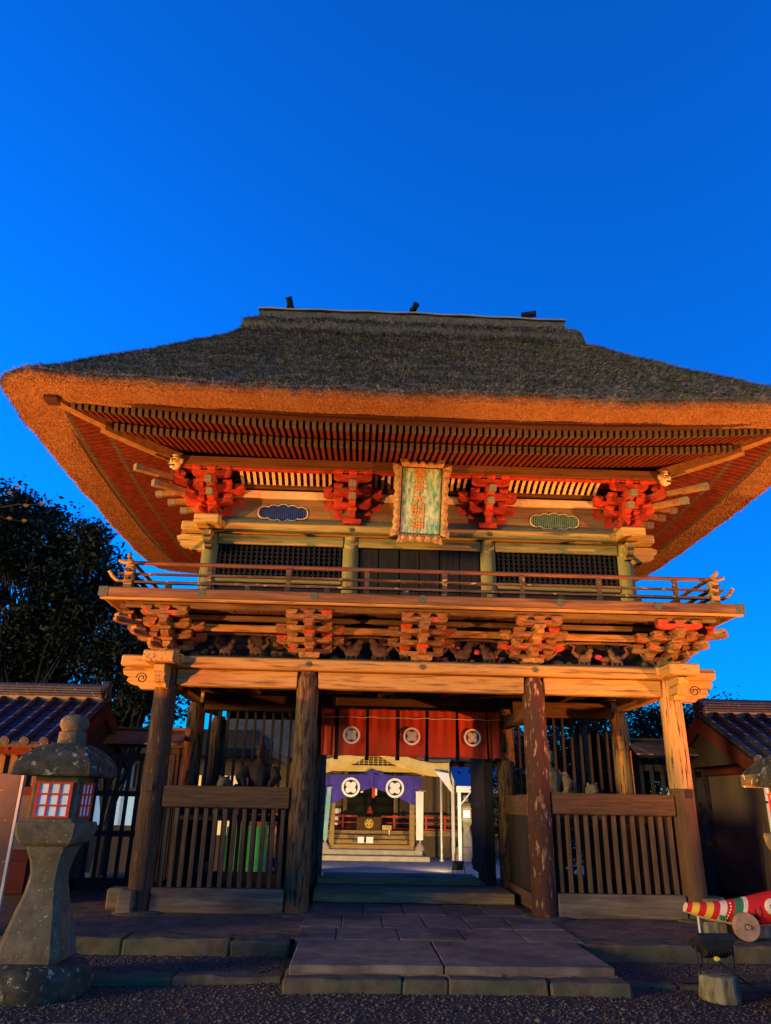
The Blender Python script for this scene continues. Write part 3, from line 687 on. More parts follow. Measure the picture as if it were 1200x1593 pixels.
# wall behind the lower brackets: dark board, two beams and four pierced carvings
beam('bracket_backing', -CW, CW, 0.10, 0.13, ZD, 3.64, 'dark_wood_x', 0.0)
beam('bracket_beam', -CW-0.5, CW+0.5, -0.050, 0.05, 3.405, 3.50, 'ochre_x', 0.008)
beam('bracket_beam', -CW-0.6, CW+0.6, -0.052, 0.05, 3.562, 3.625, 'grey_x', 0.008)
for s in (-1, 1):
    beam('bracket_beam', s*CW-0.05, s*CW+0.05, 0.06, RY0+0.5, 3.408, 3.503, 'ochre_y', 0.008)
    xa, xb = sorted((s*(CW-0.10), s*(CW-0.13)))
    beam('bracket_backing', xa, xb, 0.13, RY0, ZD, 3.64, 'dark_wood_x', 0.0)
def carving(x0, x1, seed, mats, lab=None):
    rnd = random.Random(seed); b = MB(); z0, z1 = ZD+0.03, 3.40
    b.box(x0, x1, -0.045, -0.005, ZD+0.006, ZD+0.045, 0.006, mi=0)
    cx = (x0+x1)/2; hw = (x1-x0)/2
    # scalloped frame that steps up round the brackets
    fr = [(x0+0.02, z0+0.05), (x0+0.10, z0+0.10), (x0+0.18, z0+0.17), (x0+0.22, z0+0.26), (x0+0.34, z0+0.31), (cx, z0+0.32)]
    fr = fr + [(2*cx-a, c) for a, c in reversed(fr[:-1])]
    b.tube([(a, -0.03, c) for a, c in fr], 0.020, 6, mi=0)
    # two facing figures (beast or bird) among cloud scrolls
    for s in (-1, 1):
        fx = cx+s*hw*rnd.uniform(0.22, 0.36); zz = z0+0.02
        rs = rnd.uniform(0.85, 1.15)
        b.ell((fx, -0.03, zz+0.08*rs), (0.10*rs, 0.03, 0.075*rs), 12, 7, mi=0)
        b.ell((fx-s*0.07*rs, -0.035, zz+0.15*rs), (0.055*rs, 0.03, 0.065*rs), 10, 6, mi=0)
        b.ell((fx-s*0.10*rs, -0.04, zz+0.215*rs), (0.042*rs, 0.03, 0.036*rs), 10, 6, mi=0)
        b.cyl((fx-s*0.09*rs, -0.03, zz+0.23*rs), (fx-s*0.07*rs, -0.03, zz+0.29*rs), 0.014, 0.003, 6, mi=0)
        b.cyl((fx-s*0.115*rs, -0.03, zz+0.23*rs), (fx-s*0.13*rs, -0.03, zz+0.285*rs), 0.012, 0.003, 6, mi=0)
        b.tube([(fx+s*0.08, -0.03, zz+0.10), (fx+s*0.16, -0.03, zz+0.17), (fx+s*0.13, -0.03, zz+0.24), (fx+s*0.20, -0.03, zz+0.27)], [0.03, 0.026, 0.02, 0.01], 6, mi=0)
        for k in range(3): b.cyl((fx+s*(0.06-0.06*k), -0.03, zz+0.05), (fx+s*(0.075-0.065*k), -0.03, zz-0.02), 0.022, 0.016, 6, mi=0)
    for k in range(11):
        x = x0+0.06+(x1-x0-0.12)*rnd.random(); z = z0+rnd.uniform(0.0, 0.24)*(1 if abs(x-cx) < hw-0.25 else 0.3)
        r = rnd.uniform(0.022, 0.045)
        b.ell((x, -0.005, z), (r*1.5, 0.02, r), 9, 5, mi=rnd.choice((0, 1, 1)))
    o = b.build('carved_panel', mats, G, 50)
    if lab: o['label'] = lab
carving(-CW+0.16, -CWI-0.16, 4, ['carve', 'carve']); carving(-CWI+0.16, -0.16, 5, ['carve', 'carve'])
carving(0.16, CWI-0.16, 6, ['carve', 'carve_red'], 'pierced carving with two facing beasts')
carving(CWI+0.16, CW-0.16, 7, ['carve_ochre', 'carve_red'], 'pierced carving picked out in red')

# --- balcony
DKZ = ZBAL-0.012
for s, y in ((1, -LS*LN),):
    beam('balcony_purlin', -BXH+0.30, BXH-0.30, y-0.05, y+0.05, 3.585, 3.655, 'grey_x', 0.008)
for s in (-1, 1):
    x = s*(CW+LS*LN); beam('balcony_purlin', x-0.05, x+0.05, -0.49, RY0+0.5, 3.588, 3.657, 'wood_y', 0.008)
n = 26                                      # floor boards seen from below
for k in range(n):
    x0 = -BXH+0.03+(2*BXH-0.06)*k/n; x1 = -BXH+0.03+(2*BXH-0.06)*(k+1)/n
    beam('floor_board', x0+0.003, x1-0.003, BY+0.035, UY+0.2, 3.662, DKZ-0.02, 'wood_y', 0.004)
for s in (-1, 1):
    xa, xb = sorted((s*(BXH-0.03), s*(UW-0.1)))
    for k in range(12):
        y0 = UY+0.2+(RY0-UY+0.55)*k/12; y1 = UY+0.2+(RY0-UY+0.55)*(k+1)/12
        beam('floor_board', xa, xb, y0+0.004, y1-0.004, 3.662, DKZ-0.02, 'wood_x', 0.004)
beam('balcony_fascia', -BXH, BXH, BY, BY+0.07, 3.665, ZBAL, 'fascia', 0.010)
beam('balcony_fascia', -BXH+0.02, BXH-0.02, BY+0.018, BY+0.07, 3.628, 3.663, 'ochre_x', 0.006)
for s in (-1, 1):
    xa, xb = sorted((s*BXH, s*(BXH-0.07)))
    beam('balcony_fascia', xa, xb, BY+0.072, RY0+0.8, 3.665, ZBAL, 'ochre_y', 0.010)
    b = MB(); xa, xb = sorted((s*(BXH+0.006), s*(BXH-0.12))); b.box(xa, xb, BY-0.006, BY+0.12, 3.660, ZBAL+0.004, 0.008); b.build('corner_fitting', 'metal_green', G)
for x in (-2.9, -0.05, 1.75, 3.05, -1.45):     # round metal patches on the fascia
    b = MB(); b.cyl((x, BY-0.004, ZBAL-0.055), (x, BY+0.01, ZBAL-0.055), 0.052, 0.052, 18); b.build('fascia_patch', 'metal_green', G, 30)
# railing: posts, struts and three rails; corner rails cross and turn up
RYL = BY+0.13; RXL = BXH-0.32
rail = bpy.data.objects.new('balcony_railing', None); COL.objects.link(rail); rail.parent = G; rail.matrix_parent_inverse = Matrix.Translation(-G.location)
rail['label'] = 'low weathered balcony railing'
def rails_x(x0, x1, y, m):
    MB().box(x0, x1, y-0.032, y+0.032, 3.868, 3.905, 0.006).build('bottom_rail', m, rail)
    MB().box(x0, x1, y-0.036, y+0.036, 3.985, 4.008, 0.004).build('middle_rail', m, rail)
MT['rail_worn'] = surf('worn_rail_paint', (0.11, 0.07, 0.04), (0.04, 0.028, 0.02), scale=(3, 26, 26), peel=(0.50, 0.32, 0.12), peel_scale=(7, 20, 20), peel_at=0.64, bump=0.4)
MT['rail_red'] = surf('worn_red_top_rail', (0.19, 0.072, 0.036), (0.10, 0.042, 0.022), scale=(3, 26, 26), peel=(0.09, 0.06, 0.04), peel_scale=(4, 20, 20), peel_at=0.56, bump=0.4)
rails_x(-RXL-0.14, RXL+0.14, RYL, 'rail_worn')
b = MB(); b.cyl((-RXL, RYL, 4.145), (RXL, RYL, 4.145), 0.027, 0.027, 12); b.build('top_rail', 'rail_red', rail, 40)
for s in (-1, 1):
    x = s*RXL
    MB().box(x-0.032, x+0.032, RYL-0.14, RY0+0.7, 3.906, 3.940, 0.006).build('bottom_rail', 'rail_worn', rail)
    MB().box(x-0.036, x+0.036, RYL-0.16, RY0+0.7, 4.009, 4.032, 0.004).build('middle_rail', 'rail_worn', rail)
    b = MB(); b.cyl((x, RYL, 4.17), (x, RY0+0.7, 4.17), 0.027, 0.027, 12); b.build('top_rail', 'rail_worn', rail, 40)
    # upturned rail ends
    for dx, dy, z in ((s, 0, 4.145), (0, -1, 4.17)):
        pts = [(x+dx*t, RYL+dy*t, z+1.1*t*t) for t in (0, 0.05, 0.10, 0.14, 0.17)]
        b = MB(); b.tube(pts, [0.028, 0.028, 0.028, 0.026, 0.022], 8); b.build('upturned_end', 'ochre_x', rail, 40)
    pts = [(x+s*t, RYL, 3.89+1.2*max(0, t-0.1)**2*4) for t in (0.1, 0.16, 0.22, 0.27)]
    b = MB(); b.tube(pts, 0.026, 8); b.build('upturned_end', 'ochre_x', rail, 40)
    MB().box(x-0.055, x+0.055, RYL-0.055, RYL+0.055, ZBAL-0.014, 4.115, 0.008).build('corner_post', 'ochre_x', rail)
post_me = MB().box(-0.038, 0.038, -0.03, 0.03, ZBAL-0.03, 3.867, 0.006).mesh('post', 'rail_worn')
tall_me = MB().box(-0.033, 0.033, -0.028, 0.028, 4.009, 4.125, 0.006).mesh('strut', 'rail_worn')
mid_me = MB().box(-0.028, 0.028, -0.025, 0.025, 3.906, 3.984, 0.004).mesh('strut', 'rail_worn')
npst = 15
for k in range(1, npst):
    x = -RXL+2*RXL*k/npst
    put('post', post_me, rail, T(x, RYL, 0))
    if k % 2 == 0: put('strut', tall_me, rail, T(x, RYL, 0)); put('strut', mid_me, rail, T(x, RYL, 0))
for s in (-1, 1):
    for k in range(1, 9): put('post', post_me, rail, T(s*RXL, RYL+(RY0+0.5-RYL)*k/9, 0.037) @ RZ(PI/2))

# --- upper storey walls
UYR = RY0-UY
for y in (UY, UYR):
    for x in (-UW, -UWI, UWI, UW): column(x, y, 0.122, 3.70, ZUD-0.02, ['olive_z'], None, 24)
for s in (-1, 1): column(s*UW, DD, 0.122, 3.70, ZUD-0.02, ['olive_z'], None, 20)
beam('wall_plate', -UW-0.42, UW+0.42, UY-0.20, UY+0.16, 4.925, ZUD, 'olive_x', 0.02)
for s in (-1, 1):
    beam('wall_plate', s*UW-0.18, s*UW+0.18, UY-0.50, UYR+0.4, 4.931, ZUD+0.006, 'olive_x', 0.02)
    b = MB(); b.box(s*UW-0.22, s*UW+0.22, UY-0.24, UY+0.1, 4.945, ZUD+0.014, 0.03); b.build('plate_corner', 'ochre_x', G)
    b = MB(); b.prism([(s*(UW+0.10+a), 4.66+z) for a, z in nose_profile(0.40, 0.24)], UY-0.055, UY+0.055, 'xz'); b.build('beam_nose', 'olive_x', G)
    b = MB(); b.prism([(UY-0.10-a*0.7, 4.66+z) for a, z in nose_profile(0.34, 0.24)], s*UW-0.05, s*UW+0.05, 'yz'); b.build('beam_nose', 'ochre_x', G)
for (x0, x1) in ((-UW+0.11, -UWI-0.11), (-UWI+0.11, UWI-0.11), (UWI+0.11, UW-0.11)):
    beam('tie_beam', x0, x1, UY-0.075, UY+0.06, 4.760, 4.918, 'olive_x')
    beam('floor_sill', x0, x1, UY-0.07, UY+0.06, 3.80, 3.93, 'olive_x')
for x in (-UWI, UWI): flower(x, UY-0.205, 4.99, 0.034)
for s in (-1, 1):
    x0, x1 = sorted((s*(UWI+0.12), s*(UW-0.12)))
    beam('window_sill', x0, x1, UY-0.07, UY+0.05, 4.19, 4.29, 'olive_x')
    beam('wall_board', x0, x1, UY-0.03, UY+0.03, 3.93, 4.19, 'dark_wood_x', 0.004)
    b = MB(); nv, nh = 24, 7
    for k in range(nv):
        x = x0+(x1-x0)*(k+0.5)/nv; b.box(x-0.013, x+0.013, UY-0.045, UY-0.020, 4.295, 4.758)
    for k in range(nh):
        z = 4.30+0.455*(k+0.5)/nh; b.box(x0, x1, UY-0.030, UY-0.008, z-0.011, z+0.011)
    lt = stuff(b.build('window_lattice', 'dark_wood', G)); lt['label'] = 'fine dark square window lattice'
    beam('window_backing', x0, x1, UY+0.03, UY+0.05, 4.295, 4.758, 'black', 0.0)
beam('window_backing', -UWI+0.11, UWI-0.11, UY+0.032, UY+0.05, 3.80, 4.758, 'black', 0.0)
for k in range(6):                       # boarded double door in the middle
    x0 = -UWI+0.12+(2*UWI-0.24)*k/6; x1 = -UWI+0.12+(2*UWI-0.24)*(k+1)/6
    beam('door_board', x0+0.006, x1-0.006, UY-0.035-0.012*(k % 2), UY+0.03, 3.935, 4.755, 'dark_wood', 0.008)
for s in (-1, 1):
    for y0, y1 in ((UY+0.12, DD-0.12), (DD+0.12, UYR-0.12)):
        beam('tie_beam', s*UW-0.06, s*UW+0.06, y0, y1, 4.760, 4.92, 'olive_x'); beam('wall_board', s*UW-0.03, s*UW+0.03, y0, y1, 3.8, 4.758, 'dark_wood', 0.004)
# wall above the plate: board with cloud-shaped vents, white band, dark beam
WY = UY-0.045
beam('wall_board', -UW-0.1, UW+0.1, WY, WY+0.04, ZUD, 5.50, 'wallboard', 0.0)
beam('white_band', -UW-0.35, UW+0.35, WY-0.035, WY+0.03, 5.505, 5.625, 'white', 0.004)
beam('bracket_beam', -UW-0.45, UW+0.45, WY-0.045, WY+0.05, 5.665, 5.735, 'keta', 0.008)
beam('wall_board', -UW-0.1, UW+0.1, WY+0.02, WY+0.05, 5.45, 6.05, 'dark_wood_x', 0.0)
beam('base_band', -UW+0.1, UW-0.1, WY-0.03, WY-0.002, ZUD+0.003, ZUD+0.085, 'greyblock', 0.004)
for s in (-1, 1): beam('wall_board', s*UW-0.02, s*UW+0.02, UY+0.1, UYR, ZUD, 6.0, 'wallboard', 0.0); beam('white_band', s*UW-0.05, s*UW+0.05, UY+0.1, UYR, 5.50, 5.62, 'white', 0.004)
def cloud_vent(cx, cz, m):
    lob = [(-0.27, 0.0, 0.102), (-0.14, 0.022, 0.105), (0.0, 0.036, 0.105), (0.14, 0.022, 0.105), (0.27, 0.0, 0.102)]
    def top(x): return max([c+math.sqrt(max(0, r*r-(x-a)**2)) for a, c, r in lob if abs(x-a) < r] or [0.0])
    xs = [-0.372+0.744*k/60 for k in range(61)]
    up = [(x, max(0.0, top(x))) for x in xs]; lo = [(x, -max(0.0, top(x))*0.92) for x in reversed(xs[1:-1])]
    pts = [(cx+x, cz+z) for x, z in up+lo]
    b = MB(); b.prism(pts, WY-0.010, WY+0.01, 'xz'); o = b.build('cloud_vent', m, G)
    b = MB(); b.tube([(a, WY-0.012, c) for a, c in pts+[pts[0]]], 0.009, 6); b.build('vent_rim', 'white', o)
    for k in range(24):
        x = -0.34+0.68*k/23; h = top(x)
        if h > 0.03: MB().box(cx+x-0.008, cx+x+0.008, WY-0.024, WY-0.009, cz-h*0.9+0.006, cz+h-0.008).build('vent_bar', m, o)
    o['label'] = 'cloud shaped vent painted '+('blue' if m == 'blue' else 'green')
cloud_vent(-2.055, 5.275, 'blue'); cloud_vent(2.055, 5.275, 'green')

# --- upper brackets
UPP, UST, UN = 0.152, 0.165, 3
greyb = None
KY = UY-UST*UN                              # eave purlin line
KX = UW+UST*UN
for x in (-UW, -UWI, UWI, UW):
    rt, M0 = bracket_set(x, UY, ZUD+0.004, 0, UPP, UST, UN, (0.56, 0.88), 'red', 'red', 'red' if abs(x) < 2 else 'ochre_x', w=0.095, base=0.27, hd=0.12, bs=0.135)
    for t in (1, 2):                        # tail rafters, end-on from the front
        put('tail_rafter', tail_mesh(0.36+0.16*t, 0.095, 0.085, 'hip', 'greyblock'), rt, M0 @ T(0, 0, 0.12+UPP*t+0.14) @ RX(R(8)))
for s in (-1, 1):
    for y in (UY, DD, UYR):
        rt, M0 = bracket_set(s*UW, y, ZUD+0.008, s*PI/2, UPP, UST, UN, (0.56, 0.88), 'red', 'red', 'red', w=0.095, base=0.27, hd=0.12, bs=0.135, with_base=(y > UY))
        for t in (0, 1, 2):
            put('tail_rafter', tail_mesh(0.50+0.20*t, 0.085, 0.07, 'hip', 'greyblock'), rt, M0 @ T(0, 0, 0.12+UPP*t+0.15) @ RX(R(7)))
    ca = corner_arms(s*UW, UY, ZUD+0.006, s*PI/4, UPP, UST, UN, 'red', 'red', 0.12, 0.09, 0.135)
    Mc = T(s*UW, UY, ZUD) @ RZ(s*PI/4)
    for t in (1, 2): put('tail_rafter', tail_mesh(0.75+0.30*t, 0.09, 0.075, 'hip', 'greyblock'), ca, Mc @ T(0, 0, 0.12+UPP*t+0.13) @ RX(R(3)))
# pale face carved at each corner under the hip rafter
for s in (-1, 1):
    c = Vector((s*(KX+0.02), KY-0.10, 5.80)); q = RZ(s*R(28)).to_3x3()
    b = MB()
    def E_(dx, dy, dz, rx, ry, rz, mi=0): b.ell(c+q @ Vector((dx, dy, dz)), (rx, ry, rz), 12, 8, mi=mi, rot=q)
    E_(0, 0, 0, 0.095, 0.08, 0.115); E_(0, -0.075, -0.005, 0.022, 0.03, 0.035)
    for e in (-1, 1):
        E_(e*0.042, -0.060, 0.045, 0.040, 0.025, 0.016); E_(e*0.040, -0.068, 0.018, 0.020, 0.016, 0.012, 1); E_(e*0.095, 0.02, 0.02, 0.02, 0.03, 0.045); E_(e*0.045, -0.06, -0.03, 0.03, 0.025, 0.02)
    E_(0, -0.062, -0.062, 0.045, 0.02, 0.012, 1); E_(0, -0.055, -0.085, 0.04, 0.025, 0.02); E_(0, -0.03, 0.10, 0.06, 0.04, 0.03)
    o = b.build('corner_mask', ['mask', 'dark_wood'], G, 60); o['label'] = 'cream painted carved face under the roof corner'
    MB().box(c.x-0.06, c.x+0.06, c.y+0.02, c.y+0.14, c.z-0.18, c.z+0.10, 0.01).build('mask_block', 'red', G)

# --- eave purlin, curved soffit ribs
beam('eave_purlin', -KX-0.10, KX+0.10, KY-0.065, KY+0.065, 5.79, 5.945, 'keta', 0.010)
beam('purlin_trim', -KX-0.05, KX+0.05, KY-0.045, KY+0.045, 5.762, 5.788, 'red', 0.004)
for s in (-1, 1): beam('eave_purlin', s*KX-0.065, s*KX+0.065, KY+0.07, RY0-KY, 5.793, 5.948, 'keta', 0.010)
rib = MB().slab(lambda u, v: (-0.022+0.044*u, UY-0.125-0.27*v, 5.70+0.085*math.sin(v*PI/2)), 1, 6, (0, 0, 0.02)).mesh('soffit_rib', 'white')
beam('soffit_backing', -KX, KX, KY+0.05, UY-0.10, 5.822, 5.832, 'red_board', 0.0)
for (x0, x1) in ((-UW+0.36, -UWI-0.30), (-UWI+0.30, UWI-0.30), (UWI+0.30, UW-0.36)):
    n = int(round((x1-x0)/0.0935))
    for k in range(n): put('soffit_rib', rib, G, T(x0+(x1-x0)*(k+0.5)/n, 0, 0))

# ================================================================== roof
EX, EYF = 4.955, -1.56                      # wooden eave edge (half width, front)
EYR = RY0-EYF
def lift(u):                                # upward sweep of the eaves towards the corners, u in -1..1
    return 0.215*abs(u)**2.6
YC = DD; HYE = EYR-YC                       # half depth to eave edge
def ez(x, y):
    """height offset of the eave at a plan point on its edge"""
    return lift(max(-1, min(1, x/EX))) if abs((y-YC)/HYE) > abs(x/EX) else lift(max(-1, min(1, (y-YC)/HYE)))
# rafter meshes: built along -y from the wall out; painted end
def rafter_mesh(name, L, slope, w=0.046, h=0.098):
    b = MB(); b.box(-w/2, w/2, -L, 0, 0, h, 0.004); b.box(-w/2-0.003, w/2+0.003, -L-0.008, -L+0.055, -0.003, h+0.003, 0.003, mi=1)
    return b.mesh(name, ['rafter', 'rafter_end'])
S1, S2 = R(12.4), R(12.0)
base_me = rafter_mesh('base_rafter', 1.44, S1); fly_me = rafter_mesh('flying_rafter', 0.66, S2)
corner_me = {}
roof_rafters = []
def rafters(side, half, n, depth_half):
    """side 0 front, 1 left, 2 right"""
    for k in range(n):
        t = -half+2*half*(k+0.5)/n
        u = t/half; lf = lift(u)
        # near a corner the rafters shorten against the hip
        hipd = half-abs(t)
        yb0 = 0.42; Lb = 1.42
        for nm, me, y0, L, z0, s in (('base_rafter', base_me, 0.40, 1.44, 6.080, S1), ('flying_rafter', fly_me, -0.80, 0.66, 5.945, S2)):
            # y0: start in the front frame (wall side); tip at y0-L
            tip = y0-L*math.cos(s)
            start = y0
            room = hipd + EYF + 0.03        # hip line position: y where |x| reaches hip
            ystart = min(start, room)
            Lk = (ystart-tip)/math.cos(s)
            if Lk < 0.12: continue
            if abs(Lk-L) > 0.01:
                key = (nm, round(Lk, 1)); Lk2 = key[1]
                if Lk2 < 0.1: continue
                if key not in corner_me: corner_me[key] = rafter_mesh(nm, Lk2, s)
                mm = corner_me[key]; ys = tip+Lk2*math.cos(s)
            else: mm = me; ys = start
            zz = z0-(start-ys)*math.tan(s)
            twist = 0.0
            Mx = T(t, ys, zz+lf) @ RX(s)
            if side == 1: Mx = T(-EX-EYF, 0, 0) @ T(0, YC, 0) @ RZ(-PI/2) @ Mx if False else Matrix(((0, 1, 0, -EX-EYF), (1, 0, 0, YC), (0, 0, 1, 0), (0, 0, 0, 1))) @ Mx
            if side == 2: Mx = Matrix(((0, -1, 0, EX+EYF), (1, 0, 0, YC), (0, 0, 1, 0), (0, 0, 0, 1))) @ Mx
            put(nm, mm, G, Mx)
rafters(0, EX-0.04, 112, None); rafters(1, HYE-0.04, 80, None); rafters(2, HYE-0.04, 80, None)
# boards over the rafters, kioi strip at the base-rafter tips, fascia under the thatch
def eave_ring(name, inner, outer, z0, z1, mat, lf=1.0, n=44):
    """a swept frame round front and both sides: inner/outer are distances from the eave edge inwards"""
    b = MB(); V = []; st = []
    def pt(side, u, d):
        if side == 0: return (u*(EX-d), EYF+d)
        if side == 1: return (-(EX-d), YC-u*(HYE-d))
        return ((EX-d), YC+u*(HYE-d))
    for side in (1, 0, 2):
        us = [-1+2*k/n for k in range(n+1)]
        for u in us: st.append((side, u))
    for side, u in st:
        l = lift(u)*lf
        for d, z in ((inner, z0), (outer, z0), (outer, z1), (inner, z1)):
            x, y = pt(side, u, d); V.append((x, y, z+l))
    F = []
    for i in range(len(st)-1):
        for k in range(4): F.append((i*4+k, i*4+(k+1) % 4, (i+1)*4+(k+1) % 4, (i+1)*4+k))
    b.add(V, F); return b.build(name, mat, G, 30)
eave_ring('rafter_strip', 0.63, 0.565, 5.875, 5.912, 'rafter_end')
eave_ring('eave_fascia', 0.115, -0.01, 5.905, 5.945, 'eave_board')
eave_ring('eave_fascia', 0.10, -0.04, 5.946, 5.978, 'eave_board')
b = MB()                                    # sheathing above the rafters
def sheath(u, v, side):
    d = 0.06+1.9*v
    if side == 0: x, y = (u*2-1)*(EX-d), EYF+d
    elif side == 1: x, y = -(EX-d), YC-(u*2-1)*(HYE-d)
    else: x, y = EX-d, YC+(u*2-1)*(HYE-d)
    l = lift(u*2-1)*(1-0.5*v)
    return (x, y, 5.905+l + d*0.215 + (0.03 if d < 0.62 else -0.02))
for side in (0, 1, 2): b.grid(lambda u, v: sheath(u, v, side), 40, 8)
b.build('roof_sheathing', 'red_board', G, 40)
# hip rafters with a stepped tip
for s in (-1, 1):
    b = MB(); y0 = UY; w = 0.065
    def hp(t): return Vector((s*(UW+0.1+(EX-UW-0.1)*t), UY-0.1+(EYF-UY+0.1)*t, 0))
    zs = lambda t: 5.93-0.09*t+lift(1)*t**2.2
    dirv = (hp(1)-hp(0)).normalized(); nrm = Vector((-dirv.y, dirv.x, 0))*w
    def seg(t0, t1, dz0, dz1, n=8):
        V = []
        for k in range(n+1):
            t = t0+(t1-t0)*k/n; p = hp(t); z = zs(t)
            for q, dz in ((-1, dz0), (1, dz0), (1, dz1), (-1, dz1)): V.append(p+nrm*q+Vector((0, 0, z+dz)))
        F = [(3, 2, 1, 0), tuple(4*n+i for i in range(4))]
        for k in range(n): F += [(4*k+i, 4*k+(i+1) % 4, 4*k+4+(i+1) % 4, 4*k+4+i) for i in range(4)]
        b.add(V, F)
    seg(0.0, 0.70, -0.075, 0.06); seg(0.62, 0.985, -0.01, 0.11)
    o = b.build('hip_rafter', 'hip', G)
    b = MB(); p = hp(0.985); z = zs(0.985)
    b.box(p.x-0.10, p.x+0.10, p.y-0.10, p.y+0.10, z-0.03, z+0.13, 0.02); b.build('hip_cap', 'eave_board', o)

# --- thatch: a closed skin from the soffit round the thick lip up to the ridge
TA = 0.52                                   # thatch overhang beyond the wooden edge
OX, OYH = EX+TA, HYE+TA
RIDX, ZRT = 3.02, 9.90
def outline(s, ox, oy, rc):
    """rounded rectangle walked from front-left hip counter-clockwise; returns point and ridge anchor"""
    q = int(s*4) % 4; f = s*4-int(s*4)
    # q0 front (left->right), q1 right (front->back), q2 back, q3 left
    def side(half_l, half_d, f):
        L = 2*(half_l-rc); arc = rc*PI/4; tot = L+2*arc; d = f*tot
        if d < arc: a = PI/4*(1-d/arc); return (-half_l+rc-math.sin(a)*rc, -half_d+rc-math.cos(a)*rc)
        if d > arc+L: a = PI/4*(d-arc-L)/arc; return (half_l-rc+math.sin(a)*rc, -half_d+rc-math.cos(a)*rc)
        return (-half_l+rc+d-arc, -half_d)
    if q == 0: x, y = side(ox, oy, f); an = (-RIDX+2*RIDX*f, 0)
    elif q == 1: a, c = side(oy, ox, f); x, y = -c, a; an = (RIDX, 0)
    elif q == 2: a, c = side(ox, oy, f); x, y = -a, -c; an = (RIDX-2*RIDX*f, 0)
    else: a, c = side(oy, ox, f); x, y = c, -a; an = (-RIDX, 0)
    if q == 1: pass
    return x, y, an
def lip_lift(x, y, ox, oy):
    u = max(abs(x)/ox, 0); v = abs(y)/oy
    return 0.72*lift(min(1, min(u, v)))
def thatch_pt(s, t):
    """t: 0..0.30 soffit, 0.30..0.48 lip, 0.48..1 slope to ridge"""
    if t <= 0.30:
        k = t/0.30; d = -0.10+(TA+0.06)*k; rc = 0.25+0.30*k
        x, y, an = outline(s, EX+d, HYE+d, rc); z = 5.965-0.02*k**1.3+0.01*math.sin(k*PI)
    elif t <= 0.48:
        k = (t-0.30)/0.18; a = -PI/2+ k*PI*0.66
        d = TA-0.04+0.07*math.cos(a); x, y, an = outline(s, EX+d, HYE+d, 0.55); z = 6.018+0.072*math.sin(a)
    else:
        k = (t-0.48)/0.52; a = -PI/2+PI*0.66; d = TA-0.04+0.07*math.cos(a)
        x0, y0, an = outline(s, EX+d, HYE+d, 0.55); z0 = 6.018+0.072*math.sin(a)
        kk = k
        x = x0+(an[0]-x0)*kk; y = y0+(an[1]-y0)*kk
        l = lip_lift(x0, y0, EX+d, HYE+d)
        z = z0+(ZRT-z0)*kk - 0.03*math.sin(PI*kk) + l*(1-kk)**2
        return Vector((x, y+YC, z))
    return Vector((x, y+YC, z+lip_lift(x, y, OX, OYH)))
NS, NT = 480, 84
Vt = np.zeros(((NT+1)*NS, 3))
for j in range(NT+1):
    t = j/NT
    for i in range(NS):
        p = thatch_pt((i+0.5)/NS, t)
        amp = 0.035 if t > 0.42 else (0.03 if t > 0.28 else 0.014)
        nn = mnoise.noise_vector(p*2.3)*amp + mnoise.noise_vector(p*9.0)*amp*0.55
        Vt[j*NS+i] = p+Vector(nn)
Ft = np.array([(j*NS+i, j*NS+(i+1) % NS, (j+1)*NS+(i+1) % NS, (j+1)*NS+i) for j in range(NT) for i in range(NS)])
roof = bpy.data.objects.new('thatched_roof', None); COL.objects.link(roof); roof.parent = G; roof.matrix_parent_inverse = Matrix.Translation(-G.location)
roof['label'] = 'thick thatched hip roof with dark weathered top'
me = npmesh('thatch', Vt, Ft, ['thatch_edge', 'thatch_top'])
mi = np.array([1 if (j+0.5)/NT > 0.44 else 0 for j in range(NT) for i in range(NS)], dtype=np.int32); me.polygons.foreach_set('material_index', mi)
me.polygons.foreach_set('use_smooth', [True]*len(me.polygons))
put('thatch', me, roof)
# straw: many thin blades along the slope and stubble on the cut edge
def straw(name, n, t0, t1, length, width, mat, lift_n, down, seed, s_rng=None):
    rng = np.random.default_rng(seed)
    P = Vt.reshape(NT+1, NS, 3)
    jj = rng.uniform(t0*NT, min(t1*NT, NT-1.001), n); ii = rng.integers(0, NS, n); fi = rng.random(n)
    if s_rng is not None:
        ii = rng.integers(int(s_rng[0]*NS), int(s_rng[1]*NS), n) % NS
    j0 = jj.astype(int); fj = (jj-j0)[:, None]; i1 = (ii+1) % NS; fi = fi[:, None]
    A = P[j0, ii]*(1-fi)+P[j0, i1]*fi; B = P[j0+1, ii]*(1-fi)+P[j0+1, i1]*fi
    pos = A*(1-fj)+B*fj
    tv = B-A; tv /= np.linalg.norm(tv, axis=1, keepdims=True)+1e-9
    sv = P[j0, i1]-P[j0, ii]; sv /= np.linalg.norm(sv, axis=1, keepdims=True)+1e-9
    nv = np.cross(sv, tv); nv /= np.linalg.norm(nv, axis=1, keepdims=True)+1e-9
    d = -tv*down + nv*lift_n + rng.normal(0, 0.35, (n, 3)); d /= np.linalg.norm(d, axis=1, keepdims=True)
    sd = np.cross(d, nv+rng.normal(0, 0.3, (n, 3))); sd /= np.linalg.norm(sd, axis=1, keepdims=True)+1e-9
    L = length*rng.uniform(0.5, 1.4, (n, 1)); W = width*rng.uniform(0.6, 1.4, (n, 1))
    b0 = pos-d*L*0.25
    Vb = np.stack([b0-sd*W, b0+sd*W, b0+d*L*1.0], 1).reshape(-1, 3)
    Fb = np.arange(3*n).reshape(-1, 3)
    o = stuff(put(name, npmesh(name, Vb, Fb, mat), roof)); return o
straw('straw', 230000, 0.45, 1.0, 0.11, 0.0055, 'straw_top', 0.30, 1.0, 1, (-0.06, 0.31))
straw('straw', 60000, 0.45, 1.0, 0.12, 0.008, 'straw_top', 0.30, 1.0, 4)
